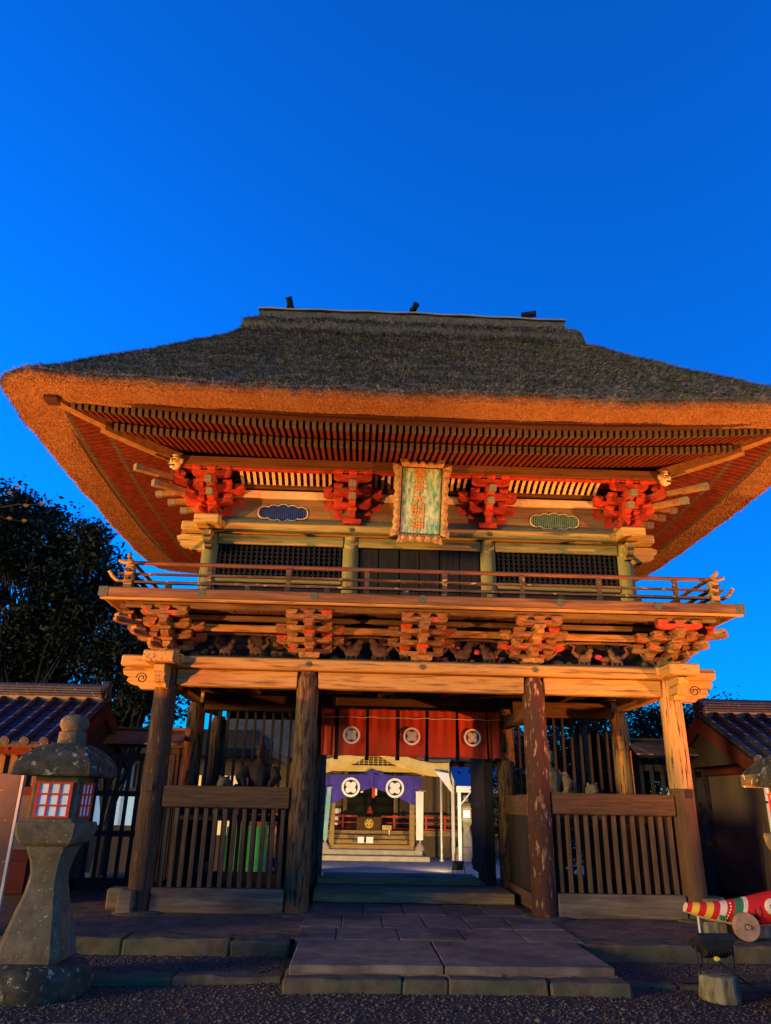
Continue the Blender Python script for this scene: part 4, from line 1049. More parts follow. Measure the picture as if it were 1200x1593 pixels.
straw('straw_stubble', 130000, 0.02, 0.46, 0.032, 0.0045, 'straw_edge', 0.9, 0.15, 2, (-0.25, 0.50))
straw('straw_stubble', 26000, 0.28, 0.47, 0.055, 0.0045, 'straw_edge', 0.8, 0.1, 3)
# ridge cap: dark thatch roll, pale board on top
def ridge_pt(u, v):
    a = v*2*PI; hx = 3.20
    cy, cz = math.cos(a), math.sin(a)
    yy = 0.53*(abs(cy)**0.35)*math.copysign(1, cy); zz = 0.21*(abs(cz)**0.35)*math.copysign(1, cz)
    e = 1-0.10*(abs(2*u-1)**30)
    p = Vector(((2*u-1)*hx*(1+0.035*(1-(zz+0.21)/0.42)), YC+yy*e, 9.61+zz*e))
    return tuple(p+Vector(mnoise.noise_vector(p*3.1))*0.022+Vector(mnoise.noise_vector(p*11))*0.014)
b = MB(); b.grid(ridge_pt, 110, 36)
for e in (0, 110):
    ring = [j*111+e for j in range(36)]; b.f.append(tuple(ring)); b.m.append(0)
cap = b.build('ridge_cap', 'thatch_top', roof, 70)
rng = np.random.default_rng(8); n = 26000
uu, vv = rng.random(n), rng.random(n)*0.55+0.42
Vb = []
for k in range(n):
    p = Vector(ridge_pt(uu[k], vv[k])); d = Vector((rng.normal(0, 0.4)+(2*uu[k]-1)**9*1.0, -0.55+rng.normal(0, 0.3), -0.5+rng.normal(0, 0.4))).normalized()
    w = Vector((0.006, 0, 0.002)); L = 0.10*rng.uniform(0.5, 1.4); Vb += [p-w-d*0.02, p+w-d*0.02, p+d*L]
stuff(put('straw', npmesh('straw', np.array([tuple(v) for v in Vb]), np.arange(3*n).reshape(-1, 3), 'straw_top'), roof))
b = MB(); b.slab(lambda u, v: tuple(Vector((-2.97+5.94*u, YC-0.33-0.03*(1-v), 9.70+0.375*v-0.03*abs(2*u-1)))+Vector(mnoise.noise_vector(Vector((u*30, v*3, 0))))*0.02), 90, 5, (0, 0.66, 0)); b.build('ridge_cover', 'thatch_top', roof, 60)
b = MB(); b.slab(lambda u, v: (-2.985+5.97*u, YC-0.38+0.76*v, 10.075-0.03*abs(2*u-1)+0.008*math.sin(u*40)), 40, 1, (0, 0, 0.03)); b.build('ridge_board', 'ridge_board', roof)

# ================================================================== things on and around the gate
def crest(parent, c, r, name_ring='crest_ring', normal=-1, m1='cloth_white', m2='feather', hole=0.78):
    """round family crest of crossed feathers: ring and four lobes, lying just in front of a cloth"""
    x, y, z = c; b = MB(); n = 40; V = []; F = []
    for k in range(n):
        a = 2*PI*k/n
        for rr, dy in ((r, 0), (r*hole, 0), (r*hole, -0.004), (r, -0.004)): V.append((x+math.cos(a)*rr, y+dy, z+math.sin(a)*rr))
    for k in range(n): F += [(4*k+i, 4*k+(i+1) % 4, 4*((k+1) % n)+(i+1) % 4, 4*((k+1) % n)+i) for i in range(4)]
    b.add(V, F); ring = b.build('crest_ring', m1, parent)
    for q, (dx, dz) in enumerate(((-1, 1), (1, 1), (-1, -1), (1, -1))):
        b = MB(); a = math.atan2(dz, dx); L, W = r*0.36, r*0.30; ccx, ccz = x+math.cos(a)*r*0.34, z+math.sin(a)*r*0.34
        pts = [(ccx+math.cos(t)*L*math.cos(a)-math.sin(t)*W*math.sin(a), ccz+math.cos(t)*L*math.sin(a)+math.sin(t)*W*math.cos(a)) for t in [2*PI*k/20 for k in range(20)]]
        b.prism(pts, y-0.004-0.0012*q, y, 'xz'); b.build('feather', m2, parent)
        b = MB(); b.box(-L*0.95, L*0.95, -0.002, 0, -r*0.018, r*0.018); b.xf(T(ccx, y-0.0075-0.0012*q, ccz) @ RY(-a)); b.build('quill', m1, parent)

# --- name plaque
pl = thing('name_plaque', 'green name plaque with gilt characters in a scalloped gilt frame under the eaves', 'plaque', (-0.04, -0.18, 4.50))
tilt = R(15)
PM = T(-0.035, -0.12, 4.835) @ RY(R(1.2)) @ RX(tilt)       # local: x right, z up along the board, -y towards viewer; leans forward at the top
def pbuild(b, name, mats, parent=pl, smooth=None): b.xf(PM); return b.build(name, mats, parent, smooth)
PWd, PHt = 0.58, 0.97
b = MB(); b.box(-PWd/2, PWd/2, -0.02, 0.03, 0.03, PHt+0.03); pbuild(b, 'board', 'plaque')
for (x0, x1, z0, z1) in ((-PWd/2, PWd/2, 0.026, 0.042), (-PWd/2, PWd/2, PHt+0.018, PHt+0.034), (-PWd/2-0.004, -PWd/2+0.012, 0.03, PHt+0.03), (PWd/2-0.012, PWd/2+0.004, 0.03, PHt+0.03)):
    b = MB(); b.box(x0, x1, -0.040 if x1-x0 > 0.1 else -0.038, -0.019, z0, z1); pbuild(b, 'inner_border', 'wood_z')
def scallop(n, L): return [abs(math.sin(PI*n*k/60))*0.035 for k in range(61)]
def frame_side(L, n, w0, flare):
    """outline of one frame member along +x (0..L), inner edge straight, outer edge scalloped and flared to the ends"""
    pts = [(L*k/60, 0) for k in range(61)]; out = []
    for k in range(60, -1, -1):
        u = k/60; e = abs(2*u-1); out.append((L*u+(2*u-1)*flare*e**6, -(w0+0.020*abs(math.sin(PI*n*u))+flare*e**5)))
    return pts+out
def member(Lx, n, w0, flare, Mloc, nm):
    b = MB(); pts = frame_side(Lx, n, w0, flare); V = []; N = 61
    for k in range(N):
        i = pts[k]; o = pts[len(pts)-1-k]; m = ((i[0]+o[0])/2, (i[1]+o[1])/2)
        V += [(i[0], 0.02, i[1]), (i[0], -0.030, i[1]), (m[0], -0.075-0.012*math.sin(k*1.3), m[1]), (o[0], -0.045, o[1]), (o[0], 0.0, o[1])]
    F = []
    for k in range(N-1): F += [(5*k+i, 5*k+(i+1) % 5, 5*k+5+(i+1) % 5, 5*k+5+i) for i in range(5)]
    b.add(V, F); rnd = random.Random(n)
    for k in range(n):                      # carved leaf boss in every lobe
        u = (k+0.5)/n; b.ell((Lx*u, -0.070, -w0*0.62), (Lx/n*0.36, 0.022, 0.034), 10, 6)
    b.xf(Mloc); pbuild(b, nm, 'gilt_frame', pl, 50)
member(PWd, 5, 0.090, 0.05, T(-PWd/2, 0, 0.03), 'frame_bottom')
member(PWd, 5, 0.080, 0.045, T(PWd/2, 0, PHt+0.03) @ RY(PI), 'frame_top')
member(PHt, 8, 0.085, 0.05, T(-PWd/2, 0, PHt+0.03) @ RY(PI/2), 'frame_side')
member(PHt, 8, 0.085, 0.05, T(PWd/2, 0, 0.03) @ RY(-PI/2), 'frame_side')
for k, ch in enumerate('青井大明神'):
    cu = bpy.data.curves.new('character', 'FONT'); cu.body = ch; cu.size = 0.205; cu.extrude = 0.006; cu.offset = 0.0028; cu.align_x = 'CENTER'; cu.align_y = 'CENTER'; cu.resolution_u = 3
    tmp = bpy.data.objects.new('character', cu); COL.objects.link(tmp)
    dg = bpy.context.evaluated_depsgraph_get(); me = bpy.data.meshes.new_from_object(tmp.evaluated_get(dg)); bpy.data.objects.remove(tmp)
    me.name = 'character'; me.materials.clear(); me.materials.append(MT['glyph'])
    me.transform(PM @ T(-0.03-0.004*k, -0.026, PHt+0.03-0.112-k*0.184) @ RX(PI/2))
    put('character', me, pl)
b = MB(); b.tube([(-0.2, -0.02, 5.55), (-0.2, 0.22, 5.60)], 0.012, 6); b.tube([(0.15, -0.02, 5.55), (0.15, 0.22, 5.60)], 0.012, 6); b.build('hanger', 'black', pl)

# --- red split curtain across the passage
nr = thing('split_curtain', 'red split curtain with white feather crests across the gate passage', 'curtain', (0, 1.85, 2.6))
NY = 1.84
edges = [(-1.393, -1.185), (-1.125, -0.700), (-0.655, -0.230), (-0.180, 0.225), (0.275, 0.705), (0.750, 1.190), (1.215, 1.405)]
for i, (x0, x1) in enumerate(edges):
    zt, zb = 2.622, 1.925+random.uniform(-0.006, 0.006); ph = random.uniform(0, 6)
    def cl(u, v, x0=x0, x1=x1, ph=ph, zb=zb, zt=zt):
        x = x0+(x1-x0)*u; x = (x-(x0+x1)/2)*(1-0.02*v)+(x0+x1)/2 + 0.006*math.sin(v*3+ph)
        wav = 0.011*math.sin(u*9+ph+v*1.5)*(0.35+v*0.8)+0.006*math.sin(u*19+ph*2)*(1-v*0.5)+0.012*math.sin(v*2.2+ph)
        return (x, NY+wav, zt+(zb-zt)*v+0.004*math.sin(u*7+ph))
    b = MB(); b.slab(cl, 22, 14, (0, 0.004, 0)); b.build('curtain_panel', 'noren_red', nr, 60)
    if i in (1, 3, 5): crest(nr, ((x0+x1)/2-0.01, NY-0.036, 2.228), 0.132)
for x0, x1 in [(edges[k][1], edges[k+1][0]) for k in range(6)]:
    cx = (x0+x1)/2; w = max(0.034, (x1-x0)/2-0.002)
    b = MB(); b.slab(lambda u, v: (cx-w+2*w*u, NY+0.024+0.006*math.sin(v*4+cx*9), 2.615-0.745*v), 3, 10, (0, 0.003, 0)); b.build('ribbon', 'noren_black', nr, 60)
b = MB(); b.cyl((-1.44, NY+0.012, 2.628), (1.44, NY+0.012, 2.628), 0.012, 0.012, 8); b.build('curtain_rod', 'dark_wood', nr, 40)
pts = [(-1.40+2.82*k/70, NY-0.030, 2.505-0.010*abs(math.sin(k*PI/10))-0.004*math.sin(k*0.9)) for k in range(71)]
b = MB(); b.tube(pts, 0.0055, 5); b.build('cord', 'cloth_white', nr, 60)
for dx in (0, 0.05): beam('paper_charm', -1.23+dx-0.017, -1.23+dx+0.017, DD-0.112, DD-0.101, 2.66, 2.80, 'grey_x', 0.0, G)

# --- guardian figures behind the bars (one continuous skin each)
def figure(name, label, parts, mat, loc, voxel=0.018):
    b = MB()
    for p in parts:
        if p[0] == 'e': b.ell(p[1], p[2], 14, 9)
        else: b.tube(p[1], p[2], 10)
    me = b.mesh(name, mat); o = put(name, me)
    o.location = loc
    m = o.modifiers.new('skin', 'REMESH'); m.mode = 'VOXEL'; m.voxel_size = voxel; m.use_smooth_shade = True
    dg = bpy.context.evaluated_depsgraph_get(); me2 = bpy.data.meshes.new_from_object(o.evaluated_get(dg))
    o.modifiers.clear(); o.data = me2; me2.name = name
    if not me2.materials: me2.materials.append(MT[mat])
    return o
def seated(name, label, loc, mat, flip=1):
    f = flip
    P = [('e', (0, 0.02, 0.10), (0.26, 0.20, 0.10)),                       # seat cushion / lap
         ('t', [(0, 0.06, 0.10), (0, 0.06, 0.30), (0, 0.05, 0.48), (0, 0.04, 0.56)], [0.17, 0.155, 0.165, 0.07]),
         ('e', (0, 0.05, 0.47), (0.20, 0.10, 0.075)),
         ('t', [(0, 0.04, 0.54), (0, 0.03, 0.62)], [0.05, 0.045]),
         ('e', (0, 0.02, 0.69), (0.070, 0.082, 0.098)), ('e', (0, -0.062, 0.685), (0.014, 0.02, 0.024)), ('e', (0, -0.05, 0.655), (0.03, 0.02, 0.012)),
         ('e', (0.068, 0.02, 0.69), (0.014, 0.02, 0.03)), ('e', (-0.068, 0.02, 0.69), (0.014, 0.02, 0.03)),
         ('e', (0, 0.03, 0.765), (0.078, 0.088, 0.035)), ('t', [(0, 0.06, 0.76), (0, 0.075, 0.88), (0, 0.085, 0.93)], [0.045, 0.034, 0.022]),   # court cap
         ('t', [(0.19, 0.04, 0.47), (0.26, -0.02, 0.33), (0.20, -0.15, 0.24)], [0.075, 0.085, 0.06]),
         ('t', [(-0.19, 0.04, 0.47), (-0.26, -0.02, 0.33), (-0.20, -0.15, 0.24)], [0.075, 0.085, 0.06]),
         ('e', (0.19, -0.17, 0.235), (0.035, 0.045, 0.03)), ('e', (-0.19, -0.17, 0.235), (0.035, 0.045, 0.03)),
         ('t', [(0.12, 0.0, 0.12), (0.17, -0.19, 0.13), (0.15, -0.22, -0.06), (0.16, -0.24, -0.14)], [0.10, 0.095, 0.075, 0.06]),
         ('t', [(-0.12, 0.0, 0.12), (-0.17, -0.19, 0.13), (-0.15, -0.22, -0.06), (-0.16, -0.24, -0.14)], [0.10, 0.095, 0.075, 0.06]),
         ('e', (0.16, -0.28, -0.14), (0.045, 0.08, 0.035)), ('e', (-0.16, -0.28, -0.14), (0.045, 0.08, 0.035)),
         ('t', [(f*0.30, 0.06, 0.20), (f*0.36, 0.0, 0.16), (f*0.42, -0.05, 0.12)], [0.06, 0.05, 0.02])]
    # carved stool under the seat
    P.append(('t', [(0, 0.08, -0.16), (0, 0.08, 0.04)], [0.20, 0.18]))
    o = figure(name, label, P, mat, loc); tag(o, label, 'statue'); return o
seated('guardian_statue', 'carved seated guardian in court cap behind the bars beside the pale bare column', (2.03, 1.35, 1.24), 'statue')
seated('guardian_statue', 'dark seated guardian silhouette behind the bars of the left bay beside worn columns', (-2.26, 1.45, 1.24), 'statue_dark', -1)
def lion(name, label, loc, mat, f):
    P = [('t', [(0, 0.10, 0.08), (0, 0.02, 0.22), (0, -0.04, 0.34)], [0.085, 0.095, 0.075]), ('e', (0, 0.12, 0.07), (0.10, 0.11, 0.075)),
         ('e', (0, -0.06, 0.42), (0.085, 0.085, 0.085)), ('e', (0, -0.14, 0.40), (0.045, 0.05, 0.035)), ('e', (0, 0.0, 0.40), (0.105, 0.06, 0.10)),
         ('e', (0.06, -0.03, 0.49), (0.02, 0.02, 0.04)), ('e', (-0.06, -0.03, 0.49), (0.02, 0.02, 0.04)),
         ('t', [(0.055, -0.05, 0.28), (0.06, -0.10, 0.12), (0.06, -0.11, 0.0)], [0.045, 0.036, 0.034]), ('t', [(-0.055, -0.05, 0.28), (-0.06, -0.10, 0.12), (-0.06, -0.11, 0.0)], [0.045, 0.036, 0.034]),
         ('e', (0.06, -0.14, 0.012), (0.035, 0.05, 0.022)), ('e', (-0.06, -0.14, 0.012), (0.035, 0.05, 0.022)),
         ('t', [(0.09, 0.12, 0.08), (0.10, 0.0, 0.03), (0.10, -0.05, 0.015)], [0.06, 0.04, 0.03]), ('t', [(-0.09, 0.12, 0.08), (-0.10, 0.0, 0.03), (-0.10, -0.05, 0.015)], [0.06, 0.04, 0.03]),
         ('t', [(0, 0.20, 0.08), (0, 0.24, 0.22), (0, 0.20, 0.36)], [0.03, 0.05, 0.02])]
    o = figure(name, label, P, mat, loc, 0.014); tag(o, label, 'statue'); return o
lion('guardian_lion', 'small carved guardian lion on the shelf beside the capped statue', (2.62, 1.3, 1.07), 'statue', 1)
lion('guardian_lion', 'small worn guardian lion on the shelf beside the dark statue', (-2.72, 1.25, 1.07), 'statue', -1)

# --- small spotlights on the ridge
def ridge_lamp(x, label, yaw, pitch):
    t = thing('ridge_spotlight', label, 'spotlight', (x, YC-0.34, 10.10))
    c = Vector((x, YC-0.34, 10.185)); d = Vector((math.sin(yaw)*math.cos(pitch), -math.cos(yaw)*math.cos(pitch), math.sin(pitch)))
    b = MB(); b.cyl(c-d*0.13, c+d*0.13, 0.052, 0.062, 16); b.cyl(c+d*0.13, c+d*0.15, 0.068, 0.066, 16); b.build('housing', 'black', t, 40)
    MB().box(x-0.07, x-0.045, YC-0.37, YC-0.31, 10.08, 10.215, 0.004).build('bracket', 'black', t)
    MB().box(x-0.08, x+0.08, YC-0.375, YC-0.29, 10.08, 10.115, 0.003).build('foot', 'black', t)
ridge_lamp(-2.38, 'small black spotlight on the roof ridge tilted upward', R(-25), R(50))
ridge_lamp(0.0, 'small black spotlight at the middle of the roof ridge', R(20), R(10))
ridge_lamp(2.25, 'small black spotlight on the roof ridge turned sideways', R(82), R(4))

# --- stone lanterns
def hexring(r, rot, k): a = rot+PI/3*k; return math.cos(a)*r, math.sin(a)*r
def stone_lantern(x, y, label, rot, zg, lit=False, k=1.0, n=6, group=None, windows=(0, 1, 3), mats=('stone', 'stone_lichen')):
    """rot: angle of the facing side's normal"""
    t = thing('stone_lantern', label, 'stone lantern', (x, y, zg), group)
    r0 = rot+PI/4; c = (x, y, zg); kk = k
    def L(prof, nm, mat, nn=4, ro=r0, sm=25, jit=0.0, cham=0.12):
        """square lathe with worn chamfered corners"""
        b = MB()
        if nn != 4: b.lathe([(q*kk, z*kk) for q, z in prof], c, nn, ro, jit=jit)
        else:
            pts = []
            for q in range(4):
                n0 = rot+q*PI/2
                for sg in (-1, 1):
                    pts.append((math.cos(n0)-sg*math.sin(n0)*(1-cham), math.sin(n0)+sg*math.cos(n0)*(1-cham)))
            V = []; F = []; m = 8
            fine = []
            for (ra, za), (rb, zb) in zip(prof, prof[1:]):
                d = max(1, int(abs(zb-za)/0.05))
                fine += [(ra+(rb-ra)*e/d, za+(zb-za)*e/d) for e in range(d)]
            fine.append(prof[-1])
            for hs, z in fine:
                for px_, py_ in pts:
                    nz_ = mnoise.noise_vector(Vector((px_*hs*9+x, py_*hs*9+y, z*9)))*0.007
                    V.append((x+px_*hs*kk+nz_.x, y+py_*hs*kk+nz_.y, zg+z*kk+nz_.z*0.4))
            for j in range(len(fine)-1): F += [(j*m+e, j*m+(e+1) % m, (j+1)*m+(e+1) % m, (j+1)*m+e) for e in range(m)]
            F += [tuple(range(m-1, -1, -1)), tuple(range((len(fine)-1)*m, len(fine)*m))]
            b.add(V, F)
        return b.build(nm, mat, t, sm)
    L([(0.40, -0.04), (0.44, 0.03), (0.455, 0.13), (0.43, 0.22), (0.38, 0.255), (0.28, 0.265)], 'base_stone', mats[1], 22, 0.2, 50, 0.035)
    L([(0.245, 0.255), (0.255, 0.30), (0.235, 0.40), (0.195, 0.56), (0.155, 0.70), (0.130, 0.82), (0.125, 0.90), (0.140, 0.98), (0.170, 1.06), (0.185, 1.105)], 'shaft', mats[0], 4, cham=0.22)
    L([(0.19, 1.105), (0.225, 1.13), (0.255, 1.19), (0.265, 1.27), (0.258, 1.29)], 'platform', mats[0], 4)
    L([(0.200, 1.29), (0.190, 1.66)], 'firebox', mats[0], 4, cham=0.08)
    L([(0.18, 1.655), (0.345, 1.662), (0.352, 1.675), (0.345, 1.765), (0.335, 1.775), (0.29, 1.835), (0.22, 1.895), (0.14, 1.93), (0.07, 1.94)], 'cap', mats[1], 4, cham=0.10)
    L([(0.10, 1.93), (0.105, 1.94), (0.10, 2.035), (0.085, 2.04), (0.088, 2.06), (0.108, 2.09), (0.105, 2.14), (0.075, 2.18), (0.03, 2.195)], 'finial', mats[0], 4, cham=0.35, sm=50)
    for q in windows:
        a = rot+q*PI/2
        Mw = T(x, y, zg) @ RZ(a-PI/2*3+PI) @ Matrix.Identity(4)
        Mw = T(x, y, zg) @ RZ(a+PI/2)       # local -y points along the face normal
        fw_, z0, z1 = 0.138*kk, 1.335*kk, 1.605*kk
        yo = -0.1975*kk
        b = MB(); b.box(-fw_, fw_, yo-0.006, yo+0.004, z0, z1); b.xf(Mw); b.build('paper_pane', 'lit_lantern' if lit and q == 0 else 'pane', t)
        b = MB(); w = 0.014*kk
        for xx in (-fw_, -fw_/3, fw_/3, fw_): b.box(xx-w/2-(w*0.4 if abs(xx) == fw_ else 0), xx+w/2+(w*0.4 if abs(xx) == fw_ else 0), yo-0.018, yo-0.004, z0, z1)
        for zz in (z0, z0+(z1-z0)/3, z0+2*(z1-z0)/3, z1): b.box(-fw_-w, fw_+w, yo-0.020, yo-0.003, zz-w/2, zz+w/2)
        b.xf(Mw); b.build('window_frame', 'frame_red', t)
    return t
stone_lantern(-3.42, -3.0, 'mossy stone lantern with red-framed paper window beside the pink notice board', R(-90), -0.22, group=None)
stone_lantern(2.98, -3.42, 'stone lantern with domed cap standing beside the painted wheeled toy', R(-90), -0.20)

# --- giant painted wheeled toy on the platform
toy = thing('wheeled_bird_toy', 'giant red and yellow painted wooden bird toy on wheels beside the gate', 'toy', (3.3, -1.28, 0.0))
sec = [(2.74, .285, .045, .05), (2.82, .275, .060, .07), (2.94, .258, .078, .09), (3.06, .250, .095, .105), (3.17, .252, .112, .118), (3.28, .250, .132, .13), (3.40, .255, .152, .14), (3.54, .268, .172, .148), (3.68, .288, .178, .15), (3.80, .305, .165, .14), (3.92, .315, .13, .11), (4.02, .32, .06, .05)]
bands = [(2.79, 't_red'), (2.86, 't_yellow'), (2.93, 't_red'), (3.00, 't_yellow'), (3.065, 't_red'), (3.135, 't_cream'), (3.215, 't_red'), (3.30, 't_green'), (3.345, 't_cream'), (9, 't_red')]
def sec_at(x):
    for a, c in zip(sec, sec[1:]):
        if a[0] <= x <= c[0]:
            f = (x-a[0])/(c[0]-a[0]); return [a[i]+(c[i]-a[i])*f for i in range(4)]
    return list(sec[-1])
mats = ['t_red', 't_yellow', 't_cream', 't_green', 't_dark']
b = MB(); xs = sorted(set([2.74+1.28*k/56 for k in range(57)]+[q for q, _ in bands if q < 4])); n = 28; TY = -1.27
for x in xs:
    _, zc, hh, hd = sec_at(x)
    for i in range(n):
        a = 2*PI*i/n; z = math.sin(a)*hh; b.v.append((x+0.45*z, TY+math.cos(a)*hd+0.10*(x-3.3)*0, zc+z))
for j in range(len(xs)-1):
    xm = (xs[j]+xs[j+1])/2; mt = next(m for q, m in bands if xm < q)
    for i in range(n):
        a = 2*PI*(i+0.5)/n
        m_ = mats.index('t_cream') if math.sin(a) < -0.72 else mats.index(mt)
        b.f.append((j*n+i, j*n+(i+1) % n, (j+1)*n+(i+1) % n, (j+1)*n+i)); b.m.append(m_)
b.f += [tuple(range(n)), tuple(range((len(xs)-1)*n, len(xs)*n))]; b.m += [2, 0]
b.build('body', mats, toy, 60)
def on_body(x, dz):                        # a point on the viewer side of the body at height offset dz
    _, zc, hh, hd = sec_at(x); s_ = max(-0.95, min(0.95, dz/hh)); return Vector((x+0.45*dz, TY-hd*math.sqrt(1-s_*s_), zc+dz))
def disc(x, dz, r, m, nm, off, sq=1.0):
    p = on_body(x, dz); b = MB(); b.ell(p, (r, 0.012+off, r*sq), 18, 8); b.build(nm, m, toy, 60)
disc(3.60, 0.04, 0.080, 't_cream', 'eye_white', 0.006); disc(3.605, 0.04, 0.043, 't_dark', 'eye_pupil', 0.014); disc(3.605, 0.04, 0.018, 't_red', 'eye_dot', 0.018)
disc(3.47, 0.0, 0.034, 't_red', 'cheek', 0.010, 1.7); disc(3.462, -0.012, 0.034, 't_dark', 'cheek_line', 0.004, 1.7)
for k in range(3): disc(3.085+0.028*k, -0.045-0.004*k, 0.012, 't_green', 'leaf_mark', 0.006, 2.6)
for k in range(7): disc(3.165+0.006*math.sin(k), 0.085-0.028*k, 0.009, 't_cream', 'dot', 0.006)
for yy, nm in ((-1.27-0.22, 'wheel'), (-1.27+0.22, 'wheel')):
    b = MB(); cxw = (3.27, yy, 0.135); b.cyl((cxw[0], yy-0.03, cxw[2]), (cxw[0], yy+0.03, cxw[2]), 0.132, 0.132, 36); w = b.build(nm, 'wheelwood', toy, 40)
    b = MB(); b.cyl((cxw[0], yy-0.036, cxw[2]), (cxw[0], yy-0.028, cxw[2]), 0.03, 0.03, 12); b.build('hub', 'dark_wood', w, 40)
b = MB(); b.cyl((3.27, -1.55, 0.135), (3.27, -0.99, 0.135), 0.022, 0.022, 10); b.build('axle', 'wheelwood', toy, 40)
b = MB(); b.box(3.35, 3.60, -1.36, -1.18, 0.0, 0.13, 0.02); b.build('chock', 'log', toy)
b = MB(); b.box(2.90, 3.16, -1.34, -1.20, 0.0, 0.15, 0.03); b.build('chock', 'log', toy)
b = MB(); b.cyl((2.86, -1.29, 0.0), (2.86, -1.29, 0.20), 0.012, 0.012, 8); b.cyl((3.66, -1.40, 0.0), (3.66, -1.40, 0.22), 0.014, 0.014, 8); b.build('prop', 'pipe', toy, 40)

# --- floodlights that light the gate
def spot(name, loc, d, energy, col, ang, blend, size=0.06, parent=None):
    l = bpy.data.lights.new(name, 'SPOT'); l.energy = energy; l.color = col; l.spot_size = R(ang); l.spot_blend = blend; l.shadow_soft_size = size
    o = bpy.data.objects.new(name, l); COL.objects.link(o); o.matrix_world = T(*loc) @ Vector(d).to_track_quat('-Z', 'Y').to_matrix().to_4x4()
    if parent: o.parent = parent; o.matrix_parent_inverse = Matrix.Translation(-parent.location)
    return o
ORANGE = (1.0, 0.325, 0.068)
def floodlight(x, y, zg, aim, label, energy, log=True):
    t = thing('floodlight', label, 'floodlight', (x, y, zg))
    zt = zg
    if log:
        b = MB(); b.lathe([(0.155, -0.02), (0.165, 0.03), (0.155, 0.10), (0.152, 0.18), (0.135, 0.186)], (x, y, zg), 20, jit=0.04); b.build('log_stand', 'log', t, 50); zt = zg+0.186
    d = Vector(aim).normalized(); c = Vector((x, y, zt+0.20))
    side = d.cross(Vector((0, 0, 1))).normalized() if abs(d.z) < 0.999 else Vector((1, 0, 0)); side = Vector((1, 0.04, 0)).normalized()
    upv = side.cross(d).normalized(); d = upv.cross(side).normalized()
    Q = Matrix((side, upv, d)).transposed().to_4x4(); Q.translation = c     # local z = aim
    b = MB(); V = []
    for hx, hy, z in ((0.09, 0.06, -0.055), (0.15, 0.105, 0.02), (0.152, 0.107, 0.05)): V += [(-hx, -hy, z), (hx, -hy, z), (hx, hy, z), (-hx, hy, z)]
    F = [(3, 2, 1, 0)]
    for j in range(2): F += [(4*j+i, 4*j+(i+1) % 4, 4*j+4+(i+1) % 4, 4*j+4+i) for i in range(4)]
    b.add(V, F)
    for k in range(9): b.box(-0.10+0.025*k-0.003, -0.10+0.025*k+0.003, -0.07, 0.07, -0.075, -0.02)
    b.xf(Q); b.build('housing', 'black', t)
    b = MB(); b.box(-0.14, 0.14, -0.096, 0.096, 0.030, 0.036); b.xf(Q); b.build('lamp_glass', 'lit_lamp', t)
    b = MB()                                # hood all round the glass
    for (x0, x1, y0, y1) in ((-0.152, -0.146, -0.107, 0.107), (0.146, 0.152, -0.107, 0.107), (-0.152, 0.152, -0.107, -0.101), (-0.152, 0.152, 0.101, 0.107)): b.box(x0, x1, y0, y1, 0.05, 0.075)
    b.xf(Q); b.build('hood', 'black', t)
    for s in (-1, 1):
        p = c+side*s*0.16; b = MB(); b.tube([(x+side.x*s*0.15, y+side.y*s*0.15, zt-0.01), p], 0.008, 6); b.build('yoke', 'black', t)
    b = MB(); p = Q @ Vector((0.0, -0.02, -0.085)); b.cyl(p, p+Vector((0.0, -0.035, 0.0)), 0.022, 0.016, 10); b.build('plug', 'yellow_plug', t, 40)
    q0 = p+Vector((0, -0.03, -0.01)); b = MB(); b.tube([q0, q0+Vector((0.08, -0.02, -0.06)), q0+Vector((0.22, 0.0, -0.16)), (x+0.42, y+0.05, zg+0.012), (x+0.9, y+0.12, zg+0.012), (x+1.6, y+0.2, zg+0.012)], 0.008, 6); b.build('cable', 'black', t, 60)
    spot('flood_beam', c+d*0.085, aim, energy, ORANGE, 80, 0.45, 0.05, t)
    spot('flood_spill', c+d*0.085, aim, energy*0.06, (1.0, 0.40, 0.12), 165, 1.0, 0.05, t)
    return t
floodlight(2.22, -3.03, -0.19, (0.26, 0.38, 0.90), 'black floodlight on a cut log standing on the gravel', 1150)
floodlight(-8.3, -4.7, -0.19, (4.7, 5.0, 6.3), 'black floodlight on a cut log left of the pink notice board', 6400)
floodlight(8.5, -4.5, -0.19, (-4.7, 4.9, 6.3), 'black floodlight on a cut log out beyond the plaster wall', 6000)

# ================================================================== hall across the courtyard (front posts near y = 18)
HX, HY = -0.17, 18.0
hall = thing('worship_hall', 'lit worship hall with curved gable porch and red railing across the courtyard', 'hall', (HX, HY+3, -0.62))
def hb(name, x0, x1, y0, y1, z0, z1, m, c=0.01, parent=hall): return MB().box(x0, x1, y0, y1, z0, z1, c).build(name, m, parent)
# stone terrace and wooden steps
hb('terrace', HX-2.6, HX+1.95, HY-1.0, HY+6, -0.75, -0.45, 'terrace', 0.02)
hb('terrace', HX-2.4, HX+1.75, HY-0.45, HY+6, -0.449, -0.29, 'terrace', 0.02)
for k in range(4): hb('step', HX-1.62, HX+1.50, HY-0.05+0.30*k, HY+0.9+0.30*k, -0.288+0.142*k, -0.150+0.142*k, 'hallwood', 0.012)
hb('floor', HX-5.5, HX+5.5, HY+1.3, HY+6.5, 0.10, 0.28, 'hallwood', 0.01)
hb('floor_skirt', HX-5.5, HX+5.5, HY+1.35, HY+1.40, -0.6, 0.10, 'hallwood_z', 0.0)
